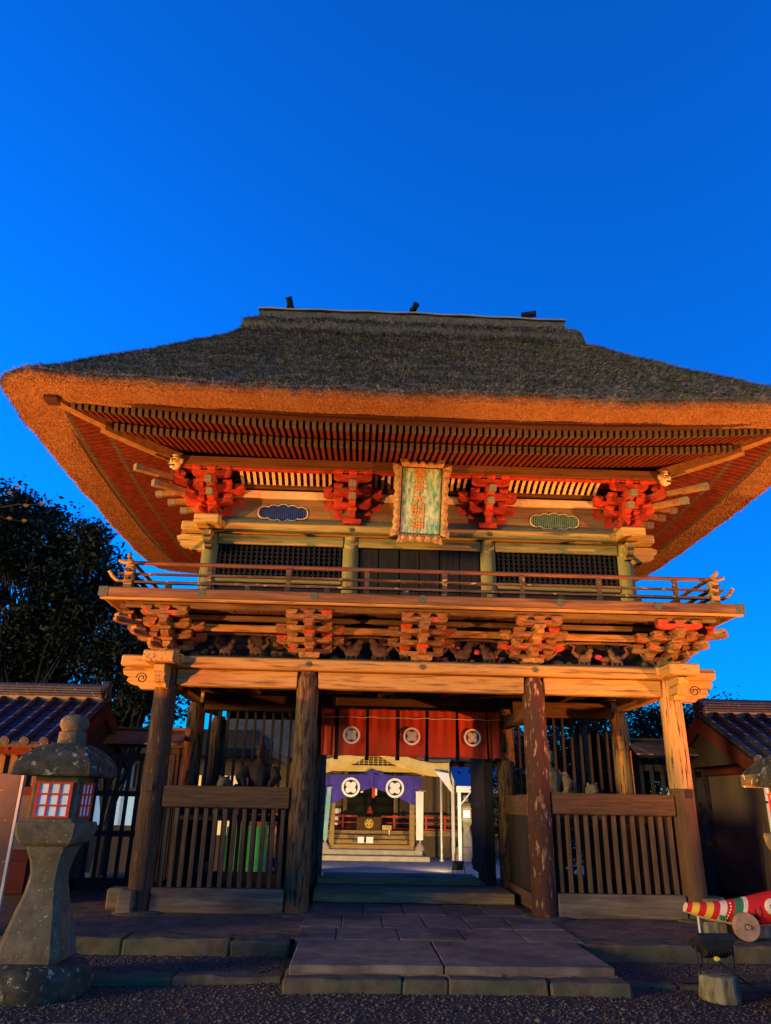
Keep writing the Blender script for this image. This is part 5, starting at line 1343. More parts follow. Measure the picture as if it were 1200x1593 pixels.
# porch posts, beam, lattice gable and swept bargeboards
for s in (-1, 1): hb('porch_post', HX+s*1.41-0.09, HX+s*1.41+0.09, HY-0.09, HY+0.09, -0.29, 2.22, 'hallwood', 0.012)
hb('porch_beam', HX-1.60, HX+1.60, HY-0.10, HY+0.10, 2.25, 2.47, 'hallcream', 0.012)
for s in (-1, 1): hb('beam_end', HX+s*1.72-0.12, HX+s*1.72+0.12, HY-0.11, HY+0.11, 2.13, 2.25, 'hallcream', 0.02)
for k in range(15): hb('gable_bar', HX-1.2+2.4*k/14-0.018, HX-1.2+2.4*k/14+0.018, HY-0.03, HY+0.01, 2.48, 2.98, 'hallcream', 0.0)
for k in range(6): hb('gable_bar', HX-1.3, HX+1.3, HY-0.05, HY-0.02, 2.53+0.075*k, 2.55+0.075*k, 'hallcream', 0.0)
hb('gable_backing', HX-1.5, HX+1.5, HY+0.02, HY+0.05, 2.47, 3.0, 'black', 0.0)
def hafu(x):          # undulating gable line
    t = min(1, abs(x)/2.67); return 2.55+0.80*(1-t)**2.2+0.05*max(0, t-0.8)*5
for y0, y1, dz, th, m in ((HY-0.75, HY-0.62, 0.0, 0.34, 'hallcream'), (HY-0.61, HY-0.50, -0.10, 0.34, 'hallcream')):
    b = MB(); b.slab(lambda u, v: (HX-2.67+5.34*u, y0, hafu(-2.67+5.34*u)-0.02+dz-th*v), 40, 1, (0, y1-y0, 0)); b.build('bargeboard', m, hall, 40)
b = MB(); b.slab(lambda u, v: (HX-2.72+5.44*u, HY-0.80+3.2*v, hafu(-2.72+5.44*u)+0.30*v), 40, 4, (0, 0, 0.10)); b.build('porch_roof', 'thatch_top', hall, 40)
for k in range(24):
    x = HX-2.45+4.9*k/23; z = hafu(x-HX)-0.10; hb('porch_rafter', x-0.03, x+0.03, HY-0.45, HY+1.2, z-0.06, z, 'hallcream', 0.0)
# dark interior, rear wall panels, inner posts
hb('interior_wall', HX-5.4, HX-1.05, HY+2.2, HY+2.28, 0.28, 2.6, 'hallwood_z', 0.0); hb('interior_wall', HX+1.0, HX+5.4, HY+2.2, HY+2.28, 0.28, 2.6, 'hallwood_z', 0.0)
for x in (-1.0, 0.95, -3.0, 3.0): hb('inner_post', HX+x-0.08, HX+x+0.08, HY+2.05, HY+2.19, 0.28, 2.6, 'hallwood', 0.01)
hb('back_wall', HX-5.4, HX+5.4, HY+6.2, HY+6.3, 0.2, 3.0, 'black', 0.0)
hb('ceiling', HX-5.4, HX+5.4, HY+2.0, HY+6.3, 2.62, 2.70, 'dark_wood_x', 0.0)
b = MB(); b.add([(HX-7, HY+0.9, 2.75), (HX+7, HY+0.9, 2.75), (HX+7, HY+8, 2.75), (HX-7, HY+8, 2.75), (HX-4, HY+4.4, 6.4), (HX+4, HY+4.4, 6.4)], [(0, 1, 5, 4), (1, 2, 5), (2, 3, 4, 5), (3, 0, 4), (3, 2, 1, 0)]); b.build('main_roof', 'thatch_top', hall)
# vermilion railing
for z0, z1 in ((0.70, 0.765), (0.50, 0.54), (0.295, 0.345)):
    for x0, x1 in ((HX-4.5, HX-0.50), (HX+0.36, HX+4.5)): hb('railing', x0, x1, HY+1.42, HY+1.48, z0, z1, 'lacquer', 0.006)
for x in (-1.05, -2.2, -3.3, -4.4, 0.85, 2.05, 2.75, 3.6, 4.4): hb('railing_post', HX+x-0.04, HX+x+0.04, HY+1.41, HY+1.49, 0.28, 0.80, 'lacquer', 0.006)
# purple curtain drawn up in the middle
pc = thing('purple_curtain', 'purple curtain with two white feather crests hung across the hall porch', 'curtain', (HX, HY-0.14, 1.7))
def pcl(u, v):
    x = -1.74+3.48*u; a = abs(x)/1.74; bot = 1.16+0.10*(1-a)+0.46*max(0, 1-a*1.25)**0.8; top = 2.13+0.18*max(0, 1-a*3)
    if a > 0.9: bot -= 0.04
    fold = 0.05*math.sin(x*16+(1 if x > 0 else -1)*v*2.2)*max(0, 1-a*1.5)+0.03*math.sin(x*22)*(1 if a > 0.84 else 0)+0.012*math.sin(x*9)
    return (HX+x*(1-0.03*v), HY-0.20+fold, top+(bot-top)*v)
b = MB(); b.slab(pcl, 110, 14, (0, 0.006, 0)); b.build('cloth', 'purple', pc, 60)
for x in (-0.79, 0.78): crest(pc, (HX+x, HY-0.235, 1.71), 0.33, m1='cloth_white', m2='cloth_white', hole=0.76)
for x in (-0.79, 0.78):
    b = MB(); b.cyl((HX+x, HY-0.226, 1.71), (HX+x, HY-0.222, 1.71), 0.25, 0.25, 28); b.build('crest_ground', 'black', pc)
b = MB(); b.cyl((HX-1.78, HY-0.20, 2.16), (HX+1.78, HY-0.20, 2.16), 0.012, 0.012, 6); b.build('rod', 'black', pc)
# bell rope and paper streamers under the gable
br = thing('bell_rope', 'red and white bell rope hanging in the hall porch', 'bell rope', (HX+0.03, HY+0.15, 1.35))
b = MB(); b.tube([(HX+0.02, HY+0.15, 2.25), (HX+0.02, HY+0.14, 1.75), (HX+0.03, HY+0.15, 1.38)], [0.05, 0.055, 0.06], 8); b.build('red_rope', 'lacquer', br, 60)
b = MB(); b.tube([(HX+0.13, HY+0.15, 2.25), (HX+0.13, HY+0.14, 1.75), (HX+0.12, HY+0.15, 1.45)], [0.04, 0.04, 0.045], 8); b.build('white_rope', 'cloth_white', br, 60)
for x in (-0.42, 0.62):
    st_ = thing('paper_streamer', ('white zigzag paper streamer on the red rope side', 'white zigzag paper streamer on the white rope side')[x > 0], 'streamer', (HX+x, HY+0.1, 1.5), 'streamers in the hall porch')
    for k in range(4): MB().box(HX+x-0.05+0.035*(k % 2), HX+x+0.04+0.035*(k % 2), HY+0.10, HY+0.104, 1.84-0.10*k, 1.94-0.10*k).build('fold', 'cloth_white', st_)
    MB().box(HX+x-0.004, HX+x+0.004, HY+0.105, HY+0.109, 1.9, 2.25).build('thread', 'cloth_white', st_)
# offertory box with gold crest, notices, jar
ob = thing('offertory_box', 'dark offertory box with round gold crest on the hall steps', 'box', (HX-0.07, HY+0.9, 0.28))
MB().box(-0.71, 0.20, HY+0.95, HY+1.36, 0.281, 0.72, 0.012).build('chest', 'wood_x', ob)
b = MB(); b.cyl((-0.255, HY+0.945, 0.50), (-0.255, HY+0.951, 0.50), 0.16, 0.16, 28); b.build('gold_crest', 'gold', ob)
for k in range(5):
    a = PI/2+2*PI*k/5; b = MB(); b.box(-0.022, 0.022, HY+0.938, HY+0.945, 0.0, 0.05); b.xf(T(-0.255+math.cos(a)*0.10, 0, 0.50+math.sin(a)*0.10)); b.build('crest_petal', 'dark_wood', ob)
for k in range(7): MB().box(-0.69+0.127*k, -0.66+0.127*k, HY+0.97, HY+1.34, 0.721, 0.745, 0.004).build('slat', 'wood_y', ob)
jar = MB(); jar.lathe([(0.10, 0), (0.13, 0.06), (0.12, 0.16), (0.07, 0.22), (0.08, 0.25), (0.03, 0.33), (0.01, 0.36)], (-0.22, HY+1.7, 0.74), 16)
MB().box(-0.42, -0.02, HY+1.5, HY+1.9, 0.281, 0.74, 0.01).build('stand', 'wood_x', tag(jar.build('incense_jar', 'crate_red', None, 50), 'rounded reddish jar standing behind the offertory box', 'jar'))
for x, w, lab in ((-0.66, 0.22, 'small white notice propped on the hall steps beside its twin'), (-0.36, 0.24, 'slightly wider white notice propped on the hall steps')):
    tag(MB().box(x, x+w, HY-0.12, HY-0.06, -0.10, 0.10, 0.004).build('notice_card', 'cloth_white'), lab, 'notice')
yb = thing('donation_tray', 'small yellow wooden tray on legs beside the offertory box', 'tray', (0.37, HY+0.8, 0.1))
MB().box(0.22, 0.56, HY+0.72, HY+0.92, 0.30, 0.46, 0.01).build('tray', 'hallcream', yb); MB().box(0.28, 0.32, HY+0.78, HY+0.86, 0.13, 0.30).build('leg', 'hallwood', yb); MB().box(0.46, 0.50, HY+0.78, HY+0.86, 0.13, 0.30).build('leg', 'cloth_white', yb)
nb = thing('shrine_notice', 'white notice sheets on a stand behind the hall railing', 'notice', (-1.45, HY+1.7, 0.28))
MB().box(-1.62, -1.30, HY+1.68, HY+1.70, 0.78, 0.98).build('sheet', 'cloth_white', nb); MB().box(-1.62, -1.36, HY+1.68, HY+1.70, 0.42, 0.70).build('sheet', 'cloth_white', nb); MB().box(-1.48, -1.44, HY+1.71, HY+1.74, 0.28, 0.98).build('post', 'hallwood', nb)
# standing banners on poles
def banner(x, y, w, z0, z1, m, label, lean=0.0, zb=-0.29):
    t = thing('standing_banner', label, 'banner', (x, y, zb))
    b = MB(); b.slab(lambda u, v: (x+w*(u-0.5)*(1-0.12*v)+lean*(1-v)*0.3, y+0.02*math.sin(v*5+u*3), z1+(z0-z1)*v), 6, 12, (0, 0.005, 0)); b.build('cloth', m, t, 60)
    b = MB(); b.cyl((x-w*0.5-0.02*0+w*0.55, y+0.03, zb), (x+lean*0.3+w*0.05, y+0.03, z1+0.06), 0.022, 0.018, 8); b.build('pole', 'pipe', t, 40)
    b = MB(); b.cyl((x-w*0.55+lean*0.3, y+0.025, z1+0.01), (x+w*0.8+lean*0.3, y+0.025, z1+0.03), 0.014, 0.014, 8); b.build('crossbar', 'hallcream', t, 40)
    b = MB(); b.lathe([(0.17, 0), (0.17, 0.06), (0.10, 0.16), (0.07, 0.22)], (x, y+0.03, zb), 12); b.build('base_block', 'terrace', t, 40)
banner(1.49, HY-0.30, 0.27, 0.03, 1.60, 'cloth_white', 'tall white banner on a pole beside the hall porch')
banner(-1.80, HY-0.40, 0.16, 0.0, 1.66, 'teal', 'narrow teal banner on a pole beside the hall steps', 0.3)
# blue canopy on white posts, hung sheet, grey pole
cp = thing('blue_canopy', 'canopy with blue sloping sheet roof and white posts in the courtyard', 'canopy', (3.6, 16.6, -0.60))
b = MB(); b.slab(lambda u, v: (2.58+3.4*u, 16.05+1.9*v, 1.79+0.66*v), 8, 6, (0, 0, 0.015)); b.build('roof_sheet', 'tarp_blue', cp, 40)
MB().box(2.58, 5.98, 16.02, 16.06, 1.59, 1.79, 0.004).build('fascia', 'cloth_white', cp)
for x in (2.68, 5.85):
    for y in (16.12, 17.85):
        b = MB(); b.box(x-0.055, x+0.055, y-0.055, y+0.055, -0.60, 1.60 if y < 17 else 2.35, 0.006); b.build('post', 'cloth_white', cp)
b = MB(); b.tube([(2.72, 16.12, 1.20), (3.05, 16.12, 1.58)], 0.022, 6); b.build('brace', 'cloth_white', cp)
hs = tag(MB().add([(1.98, 17.1, 2.28), (2.46, 17.1, 2.22), (2.60, 17.05, 1.52), (1.98, 17.12, 2.272), (2.46, 17.12, 2.212), (2.60, 17.07, 1.512)], [(0, 1, 2), (3, 5, 4), (0, 3, 4, 1), (1, 4, 5, 2), (2, 5, 3, 0)]).build('hanging_sheet', 'cloth_white'), 'white triangular sheet hanging between porch eave and canopy', 'sheet')
gp = thing('grey_pole', 'slim grey metal pole standing beside the hall porch', 'pole', (2.22, HY-0.6, -0.6))
b = MB(); b.cyl((2.22, HY-0.6, -0.62), (2.22, HY-0.6, 2.4), 0.045, 0.045, 12); b.build('shaft', 'alu', gp, 40); b = MB(); b.cyl((2.22, HY-0.6, -0.60), (2.22, HY-0.6, -0.54), 0.09, 0.08, 12); b.build('foot', 'alu', gp, 40)
pd = tag(MB().box(2.70, 3.55, 17.2, 17.9, -0.62, -0.36, 0.03).build('lantern_plinth', 'terrace'), 'rough stone plinth under the lit lantern by the hall', 'plinth')
ln = stone_lantern(3.10, 17.5, 'lit stone lantern on a plinth beside the blue canopy', R(-90), -0.36, lit=True, k=0.86, windows=(0, 3), mats=('terrace', 'terrace'))
def point(name, loc, e, col, size, parent):
    l = bpy.data.lights.new(name, 'POINT'); l.energy = e; l.color = col; l.shadow_soft_size = size
    o = bpy.data.objects.new(name, l); COL.objects.link(o); o.location = loc; o.parent = parent; o.matrix_parent_inverse = Matrix.Translation(-parent.location)
point('lantern_light', (3.06, 17.5-0.36, -0.36+1.25), 4, (1, 0.72, 0.36), 0.05, ln)
WARM = (1.0, 0.68, 0.27)
def yard_lamp(x, y, aim, label, e):
    t = thing('courtyard_floodlight', label, 'floodlight', (x, y, -0.6)); d = Vector(aim).normalized(); c = Vector((x, y, -0.38))
    q = d.to_track_quat('Z', 'Y').to_matrix().to_4x4(); q.translation = c
    b = MB(); V = []
    for hx, hy, z in ((0.10, 0.07, -0.08), (0.17, 0.12, 0.0), (0.17, 0.12, 0.05)): V += [(-hx, -hy, z), (hx, -hy, z), (hx, hy, z), (-hx, hy, z)]
    F = [(3, 2, 1, 0)]
    for j in range(2): F += [(4*j+i, 4*j+(i+1) % 4, 4*j+4+(i+1) % 4, 4*j+4+i) for i in range(4)]
    b.add(V, F).xf(q); b.build('housing', 'black', t)
    b = MB(); b.box(-0.15, 0.15, -0.10, 0.10, 0.03, 0.035); b.xf(q); b.build('lamp_glass', 'lit_lamp', t)
    b = MB(); b.box(x-0.16, x+0.16, y-0.10, y+0.10, -0.61, -0.57, 0.01); b.build('foot', 'black', t)
    b = MB(); b.tube([(x-0.17, y, -0.58), (x-0.17, y, -0.38)], 0.012, 6); b.tube([(x+0.17, y, -0.58), (x+0.17, y, -0.38)], 0.012, 6); b.build('yoke', 'black', t)
    spot('yard_beam', c+d*0.09, aim, e, WARM, 84, 0.5, 0.08, t)
yard_lamp(2.15, 12.6, (-0.36, 1.0, 0.40), 'black floodlight on the courtyard paving aimed at the hall porch', 1150)
yard_lamp(-2.9, 12.6, (0.36, 1.0, 0.40), 'black floodlight on the courtyard paving beyond the closed bay', 1150)

# ---- stores seen through the left bay: office with lit windows, green-sheeted stall, red crates
of = thing('shrine_office', 'low shrine office with lit windows behind the left bay', 'building', (-7.2, 12, -0.6))
def ob_(name, x0, x1, y0, y1, z0, z1, m, c=0.01): return MB().box(x0, x1, y0, y1, z0, z1, c).build(name, m, of)
ob_('wall', -11.5, -3.6, 11.6, 16, -0.6, 2.35, 'plaster', 0.0); ob_('roof', -12.0, -3.1, 11.0, 16.6, 2.35, 2.55, 'tile', 0.02); ob_('roof_upper', -11.5, -3.6, 11.9, 16, 2.55, 3.1, 'tile', 0.02)
for k, (x0, x1, m) in enumerate(((-5.3, -4.75, 'lit_warm'), (-4.6, -4.05, 'lit_warm'), (-6.3, -5.75, 'cream'))):
    for z0, z1 in ((1.35, 1.85), (0.35, 0.8)):
        w = ob_('window', x0, x1, 11.56, 11.59, z0, z1, m, 0.0)
        MB().box((x0+x1)/2-0.02, (x0+x1)/2+0.02, 11.53, 11.558, z0, z1).build('mullion', 'dark_wood', w)
for x0, x1, z0, z1, m in ((-8.3, -7.55, 0.55, 1.35, 'lit_cool'), (-9.15, -8.4, 0.55, 1.35, 'lit_cool'), (-7.5, -6.8, 0.55, 1.35, 'lit_cool'), (-8.3, -6.9, 1.5, 2.1, 'tarp_blue')):
    w = ob_('window', x0, x1, 11.56, 11.59, z0, z1, m, 0.0); MB().box((x0+x1)/2-0.02, (x0+x1)/2+0.02, 11.53, 11.558, z0, z1).build('mullion', 'cloth_white', w)
sg = thing('covered_stall', 'stall draped with a green sheet seen between the bars', 'stall', (-3.1, 7.2, -0.6))
MB().box(-3.45, -2.70, 6.9, 7.6, -0.6, -0.2, 0.01).build('base', 'wood_x', sg)
b = MB(); b.slab(lambda u, v: (-3.50+0.85*u, 6.86+0.03*math.sin(u*14), 0.72-0.98*v), 14, 6, (0, 0.01, 0)); b.build('sheet', 'greensheet', sg, 50)
b = MB(); b.box(-3.47, -2.68, 6.88, 7.6, 0.72, 0.75); b.build('top', 'greensheet', sg)
for k, (x0, z0) in enumerate(((-3.45, 0.751), (-3.05, 0.751), (-3.40, 1.012))):
    t = thing('red_crate', ('red crate on the green stall, lower of two', 'red crate alone on the end of the green stall', 'red crate stacked on top of another')[k], 'crate', (x0+0.18, 7.1, z0))
    MB().box(x0, x0+0.36, 6.95, 7.35, z0, z0+0.02).build('bottom', 'crate_red', t)
    for y in (6.95, 7.33): MB().box(x0, x0+0.36, y, y+0.02, z0+0.021, z0+0.25).build('side', 'crate_red', t)
    for x in (x0, x0+0.34): MB().box(x, x+0.02, 6.971, 7.329, z0+0.021, z0+0.25).build('side', 'crate_red', t)

# ================================================================== walls, fences and buildings either side
def picket_fence(x0, x1, y, label, xs_step=0.16, name='picket_fence'):
    t = thing(name, label, 'fence', ((x0+x1)/2, y, GZ0))
    for z0, z1 in ((0.02, 0.16), (0.72, 0.80), (1.28, 1.36), (1.80, 1.90)): MB().box(x0, x1, y-0.035, y+0.035, z0, z1, 0.006).build('rail', 'fence_x', t)
    me = MB().box(-0.03, 0.03, -0.055, -0.036, 0.0, 1.90, 0.005).mesh('picket', 'fence')
    n = int((x1-x0)/xs_step)
    for k in range(n): put('picket', me, t, T(x0+(x1-x0)*(k+0.5)/n, y, 0) @ RZ(random.uniform(-0.05, 0.05)))
    for x in (x0+0.05, x1-0.05): MB().box(x-0.06, x+0.06, y-0.03, y+0.09, -0.2, 2.0, 0.01).build('post', 'fence', t)
    # little board roof
    MB().box(x0-0.05, x1+0.05, y-0.03, y+0.03, 2.0, 2.10, 0.006).build('ridge_beam', 'fence_x', t)
    n = int((x1-x0+0.2)/0.22)
    for s in (-1, 1):
        for k in range(n):
            xa = x0-0.1+(x1-x0+0.2)*k/n; xb = x0-0.1+(x1-x0+0.2)*(k+1)/n
            b = MB(); b.add([(xa+0.004, y+s*0.02, 2.235), (xb-0.004, y+s*0.02, 2.235), (xb-0.004, y+s*0.42, 2.02), (xa+0.004, y+s*0.42, 2.02), (xa+0.004, y+s*0.02, 2.255), (xb-0.004, y+s*0.02, 2.255), (xb-0.004, y+s*0.42, 2.04), (xa+0.004, y+s*0.42, 2.04)],
                  [(0, 1, 2, 3), (7, 6, 5, 4), (0, 4, 5, 1), (1, 5, 6, 2), (2, 6, 7, 3), (3, 7, 4, 0)]); b.build('roof_board', 'grey_x', t)
    MB().box(x0-0.1, x1+0.1, y-0.06, y+0.06, 2.257, 2.30, 0.01).build('ridge_board', 'grey_x', t)
picket_fence(-7.6, -CW-0.20, DD+0.05, 'dark picket fence with board roof between the gate and the mossy lantern')
picket_fence(CW+0.20, 5.6, DD+0.05, 'dark picket fence with board roof beside the pale bare column')

def tiled_house(x0, x1, yr, ye, zr, ze, gable_left, label, wall):
    """small gabled house, ridge along x at yr, front eave at ye"""
    t = thing('tiled_house', label, 'building', ((x0+x1)/2, yr, GZ0))
    yb = 2*yr-ye
    sl = (zr-ze)/(yr-ye)
    # roof base boards
    for ya, yb_ in ((ye, yr), (yb, yr)):
        b = MB(); b.slab(lambda u, v: (x0+(x1-x0)*u, ya+(yb_-ya)*v, ze+(zr-ze)*v+0.02*math.sin(v*PI)*-1), 2, 6, (0, 0, -0.05)); b.build('roof_deck', 'dark_wood', t)
    # pan and cover tiles on the front slope
    step = 0.24; n = int((x1-x0)/step); nt = 7
    L = math.hypot(yr-ye, zr-ze); ang = math.atan2(zr-ze, yr-ye); tl = L/nt
    b = MB(); V = []; m = 10
    for j, (r, y) in enumerate(((0.052, 0), (0.046, tl*1.06))):
        for k in range(m+1): a = PI*k/m; V.append((math.cos(a)*r, y, math.sin(a)*r))
    F = [(k, k+1, m+2+k, m+1+k) for k in range(m)]+[tuple(range(m, -1, -1)), tuple(range(m+1, 2*m+2))]
    b.add(V, F); cov = b.mesh('cover_tile', 'tile', 50)
    b = MB(); b.slab(lambda u, v: (-0.12+0.24*u, tl*1.08*v, 0.03*(2*u-1)**2-0.008*v), 8, 1, (0, 0, -0.014)); pan = b.mesh('pan_tile', 'tile', 50)
    b = MB(); b.cyl((0, -0.02, 0.0), (0, 0.015, 0.0), 0.060, 0.060, 18); b.cyl((0, -0.026, 0.0), (0, -0.02, 0.0), 0.038, 0.042, 14); endm = b.mesh('eave_disc', 'tile', 40)
    def on(x, d): return T(x, ye+math.cos(ang)*d, ze+math.sin(ang)*d+0.015) @ RX(ang)
    for i in range(n+1):
        x = x0+0.03+(x1-x0-0.06)*i/n
        for k in range(nt): put('cover_tile', cov, t, on(x, k*tl) @ T(0, 0, 0.022+random.uniform(-0.003, 0.003)) @ RZ(random.uniform(-0.02, 0.02)))
        put('eave_disc', endm, t, on(x, 0) @ T(0, -0.012, 0.03))
        if i < n:
            xm = x+(x1-x0-0.06)/n/2
            for k in range(nt): put('pan_tile', pan, t, on(xm, k*tl) @ T(0, 0, 0.004))
    # ridge: cream mortar, stacked flat tiles, round cap, end ornament
    MB().box(x0+0.06, x1-0.06, yr-0.11, yr+0.11, zr-0.06, zr+0.055, 0.01).build('ridge_mortar', 'cream', t)
    for k in range(3): MB().box(x0+0.10-0.02*k, x1-0.10+0.02*k, yr-0.13+0.012*k, yr+0.13-0.012*k, zr+0.056+0.038*k, zr+0.088+0.038*k, 0.006).build('ridge_tile', 'tile', t)
    b = MB(); b.cyl((x0+0.10, yr, zr+0.185), (x1-0.10, yr, zr+0.185), 0.065, 0.065, 14); b.build('ridge_cap', 'tile', t, 40)
    for x in (x0+0.07, x1-0.07):
        b = MB(); b.prism([(yr-0.12, zr+0.02), (yr+0.12, zr+0.02), (yr+0.14, zr+0.12), (yr+0.09, zr+0.20), (yr+0.06, zr+0.27), (yr, zr+0.30), (yr-0.06, zr+0.27), (yr-0.09, zr+0.20), (yr-0.14, zr+0.12)], x-0.05, x+0.05, 'yz')
        b.tube([(x, yr-0.13, zr+0.03), (x-0.01, yr-0.18, zr+0.10), (x, yr-0.15, zr+0.16)], 0.03, 6); b.build('ridge_ornament', 'tile', t, 40)
    xg = x0 if gable_left else x1; s = -1 if gable_left else 1
    for ya, yb_ in ((ye-0.02, yr), (yb+0.02, yr)):
        V = [(ya, ze-0.03), (yb_, zr-0.03), (yb_, zr-0.26), (ya, ze-0.22)]
        b = MB(); b.prism(V, xg-0.025+s*-0.02, xg+0.025+s*-0.02, 'yz'); b.build('bargeboard', 'red_board', t)
    b = MB(); xa, xb = sorted((xg-s*0.10, xg-s*0.05)); b.prism([(ye+0.25, ze+0.0), (yr, zr-0.25), (yb-0.25, ze+0.0)], xa, xb, 'yz'); b.build('gable_panel', 'dark_wood', t)
    # walls
    xa, xb = (x0+0.32, x1) if gable_left else (x0, x1-0.32)
    MB().box(xa, xb, ye+0.42, yb-0.42, GZ0+0.36, ze-0.12, 0.0).build('wall', wall, t)
    MB().box(xa-0.03, xb+0.03, ye+0.40, yb-0.40, GZ0-0.05, GZ0+0.359, 0.01).build('plinth', 'black' if gable_left else 'dark_wood_x', t)
    MB().box(xa-0.05, xb+0.05, ye+0.40, yb-0.40, ze-0.119, ze+0.02, 0.01).build('wall_head', 'red_board', t)
    for k in range(int((x1-x0)/0.3)):
        x = x0+0.1+0.3*k; b = MB(); b.box(x-0.025, x+0.025, 0, L, -0.10, -0.055); b.xf(T(0, ye+0.02, ze) @ RX(ang)); b.build('eave_rafter', 'red_board', t)
    return t
lh = tiled_house(-8.2, -4.62, 1.55, 0.12, 2.62, 1.90, False, 'tiled-roof wing with red bargeboard behind the mossy lantern', 'plaster')
# slatted front and red panel under its eave
for k in range(14):
    x = -7.0+0.16*k; MB().box(x-0.04, x+0.04, 0.47, 0.52, 1.38, 1.76, 0.004).build('slat', 'wood_z', lh)
MB().box(-7.4, -4.98, 0.46, 0.53, 1.28, 1.38, 0.006).build('slat_rail', 'red_board', lh); MB().box(-7.4, -4.98, 0.455, 0.53, 0.50, 0.62, 0.006).build('wall_rail', 'red_board', lh)
MB().box(-7.4, -4.98, 0.45, 0.53, 0.12, 0.50, 0.006).build('wall_panel', 'red_board', lh)
rh = tiled_house(4.43, 8.2, 1.55, 0.0, 2.62, 1.86, True, 'tiled-roof wing with red gable and plaster wall behind the painted toy', 'plaster')
MB().box(4.72, 8.0, 0.405, 0.418, 0.66, 0.675).build('plaster_joint', 'dark_wood', rh); MB().box(4.72, 8.0, 0.405, 0.418, 1.30, 1.312).build('plaster_joint', 'dark_wood', rh)
dp = thing('downpipe', 'white downpipe on the plaster wall behind the painted toy', 'pipe', (4.74, 0.28, GZ0))
b = MB(); b.cyl((4.72, 0.33, GZ0+0.02), (4.72, 0.33, 1.80), 0.045, 0.045, 14); b.build('pipe', 'pipe', dp, 40)
for z in (0.45, 1.35): b = MB(); b.cyl((4.72, 0.33, z), (4.72, 0.33, z+0.025), 0.053, 0.053, 14); b.build('clip', 'black', dp, 40)
st = tag(MB().tube([(4.42, 0.20, -0.18), (4.60, 0.36, 1.10)], 0.014, 6).build('leaning_rod', 'dark_wood'), 'thin dark rod leaning on the plaster wall', 'rod')
# pink notice board at the very edge, on two posts
bd = thing('notice_board', 'pink notice board with metal edge beside the mossy stone lantern', 'notice board', (-4.6, -2.2, GZ0))
MB().box(-6.5, -4.135, -2.22, -2.19, 0.20, 1.475, 0.004).build('panel', 'pinkboard', bd); MB().box(-4.133, -4.105, -2.225, -2.185, 0.19, 1.485, 0.003).build('edge_strip', 'alu', bd)  # panel lengthened to the left out of view so it shades the corner column
for x in (-6.2, -4.25): MB().box(x-0.03, x+0.03, -2.18, -2.13, GZ0-0.05, 1.3, 0.004).build('post', 'alu', bd)

# ================================================================== trees
def tree(name, label, base, height, crown, n_leaf, seed, mat='leaf', size=(0.07, 0.14), trunk_r=0.25, group=None, lobes=26):
    """crown = list of (centre, radii) ellipsoids; limbs reach into clumps, leaves are small bent quads in clumps"""
    t = thing(name, label, 'tree', base, group); rng = np.random.default_rng(seed); rnd = random.Random(seed)
    base = Vector(base); b = MB(); clumps = []
    top = base+Vector((0, 0, height*0.55))
    b.tube([base, base+Vector((0.1, 0, height*0.2)), base+Vector((-0.1, 0.1, height*0.4)), top], [trunk_r, trunk_r*0.8, trunk_r*0.6, trunk_r*0.4], 10)
    for c, r in crown:
        for k in range(lobes):
            v = Vector((rnd.gauss(0, 1), rnd.gauss(0, 1), rnd.gauss(0, 1))).normalized()*rnd.uniform(0.35, 1.0)
            p = Vector(c)+Vector((v.x*r[0], v.y*r[1], v.z*r[2])); clumps.append(p)
            h = rnd.uniform(0.25, 1.0); s0 = base+(top-base)*h
            mid = s0+(p-s0)*0.5+Vector((rnd.uniform(-.3, .3), rnd.uniform(-.3, .3), rnd.uniform(0, .5)))
            b.tube([s0, mid, p], [0.06*(1.2-h*0.5), 0.035, 0.012], 5)
            for q in range(3):
                e = p+Vector((rnd.gauss(0, .35), rnd.gauss(0, .35), rnd.gauss(0.1, .3))); b.tube([mid+(p-mid)*rnd.uniform(0.3, 1), e], [0.014, 0.005], 4)
    b.build('trunk', 'bark', t, 60)
    C = np.array([tuple(p) for p in clumps]); idx = rng.integers(0, len(C), n_leaf)
    rad = rng.uniform(0.16, 0.46, len(C))[idx][:, None]
    P = C[idx]+rng.normal(0, 1, (n_leaf, 3))*rad*np.array([1, 1, 0.62])
    u = rng.normal(0, 1, (n_leaf, 3)); u[:, 2] *= 0.6; u /= np.linalg.norm(u, axis=1, keepdims=True)
    w = np.cross(u, rng.normal(0, 1, (n_leaf, 3))); w /= np.linalg.norm(w, axis=1, keepdims=True)
    L = rng.uniform(*size, (n_leaf, 1)); W = L*0.24
    n_ = np.cross(u, w)
    Vb = np.stack([P, P+u*L*0.5+w*W+n_*L*0.08, P+u*L, P+u*L*0.5-w*W+n_*L*0.08], 1).reshape(-1, 3)
    Fb = np.arange(4*n_leaf).reshape(-1, 4)
    put('crown', npmesh('crown', Vb, Fb, mat), t); return t
tree('evergreen_tree', 'tall dark evergreen tree rising behind the left eaves', (-9.6, 10.5, -0.5), 8.5,
     [((-10.5, 10.5, 8.1), (1.9, 1.6, 1.9)), ((-8.7, 10.0, 6.7), (1.5, 1.5, 2.3)), ((-9.9, 10.6, 4.6), (2.2, 1.6, 1.6))], 40000, 11, lobes=40, size=(0.10, 0.20))
tree('evergreen_tree', 'smaller dark tree with open branches between the evergreen and the gate', (-6.8, 9.2, -0.5), 5.5,
     [((-6.9, 9.2, 5.2), (1.1, 1.0, 1.6)), ((-6.0, 9.0, 3.9), (1.1, 1.0, 1.2))], 11000, 12, lobes=22, trunk_r=0.16, size=(0.09, 0.18))
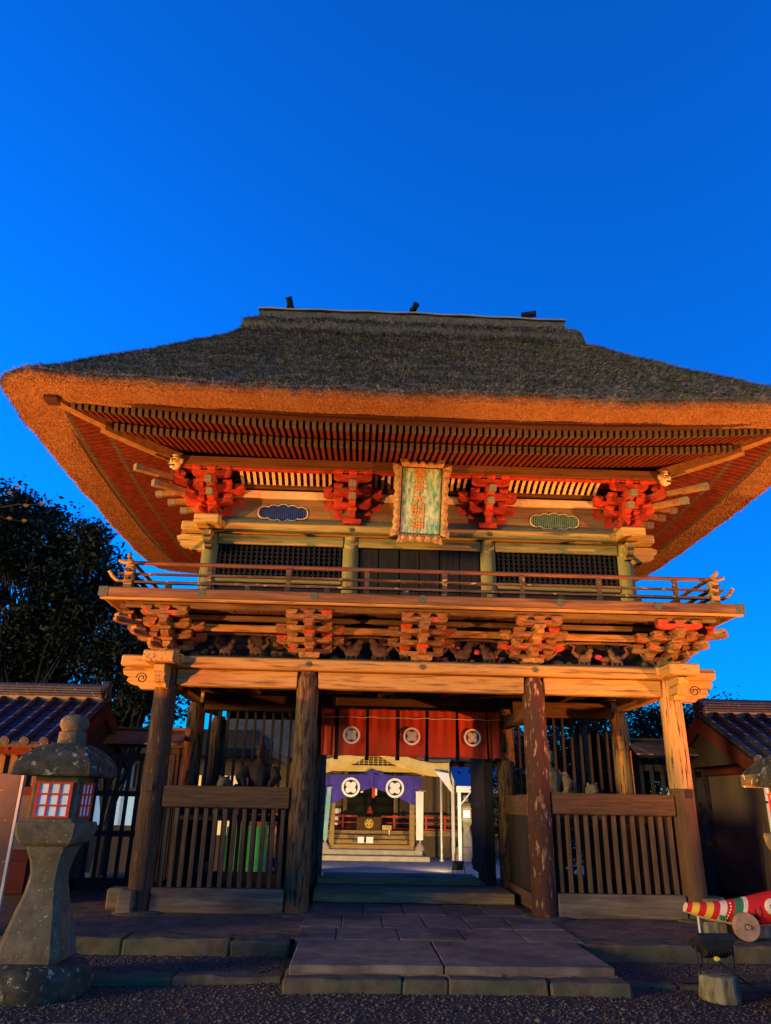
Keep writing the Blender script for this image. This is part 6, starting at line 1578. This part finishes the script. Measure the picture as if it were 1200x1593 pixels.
tree('evergreen_tree', 'far dark evergreen at the edge of the shrine wood', (-14.0, 13.0, -0.5), 9.5,
     [((-13.6, 13, 8.6), (2.0, 1.6, 2.0)), ((-12.5, 13, 5.6), (2.4, 1.6, 2.0))], 18000, 13, lobes=24, size=(0.12, 0.24))
tree('evergreen_tree', 'low dark tree showing behind the tiled wing and the bare column', (8.0, 9.5, -0.5), 4.4,
     [((7.9, 9.5, 3.3), (0.9, 1.0, 0.7)), ((7.0, 9.5, 2.9), (1.1, 1.0, 1.0)), ((6.0, 9.6, 2.4), (1.0, 1.0, 0.9))], 16000, 14, lobes=16, trunk_r=0.14, size=(0.06, 0.12))
tree('evergreen_tree', 'dense low evergreen seen through the barred bay with the capped statue', (4.7, 8.6, -0.5), 4.0,
     [((4.4, 8.6, 2.3), (1.6, 0.9, 1.2)), ((5.6, 8.8, 1.5), (1.3, 0.9, 1.2)), ((3.6, 8.4, 1.0), (1.0, 0.8, 1.1))], 22000, 15, lobes=26, trunk_r=0.14, size=(0.10, 0.20))
# bare twig with a few dry leaves reaching in past the roof corner
tw = thing('dry_twig', 'bare twig with dry pale leaves before the evergreen tree', 'twig', (-7.6, 3.0, 5.2))
b = MB(); b.tube([(-9.5, 3.2, 5.6), (-8.2, 3.0, 6.15), (-7.35, 3.0, 6.35), (-6.9, 3.0, 6.36)], [0.03, 0.018, 0.010, 0.004], 6); b.tube([(-8.2, 3.0, 6.15), (-7.7, 3.0, 6.55), (-7.45, 3.0, 6.72)], [0.012, 0.008, 0.003], 5); b.tube([(-7.9, 3, 6.22), (-7.5, 3, 6.05), (-7.2, 3, 6.02)], [0.010, 0.006, 0.003], 5); b.build('stem', 'bark', tw)
for k, (x, z) in enumerate(((-6.95, 6.38), (-7.25, 6.33), (-7.48, 6.70), (-7.6, 6.58), (-7.22, 6.03), (-7.5, 6.06), (-7.7, 5.75), (-7.9, 6.3), (-7.95, 6.75))):
    b = MB(); b.add([(x, 3.0, z), (x+0.05, 2.98, z+0.035), (x+0.12, 3.0, z+0.01), (x+0.05, 3.02, z-0.03)], [(0, 1, 2, 3)]); b.build('leaf', 'leaf_dry', tw)
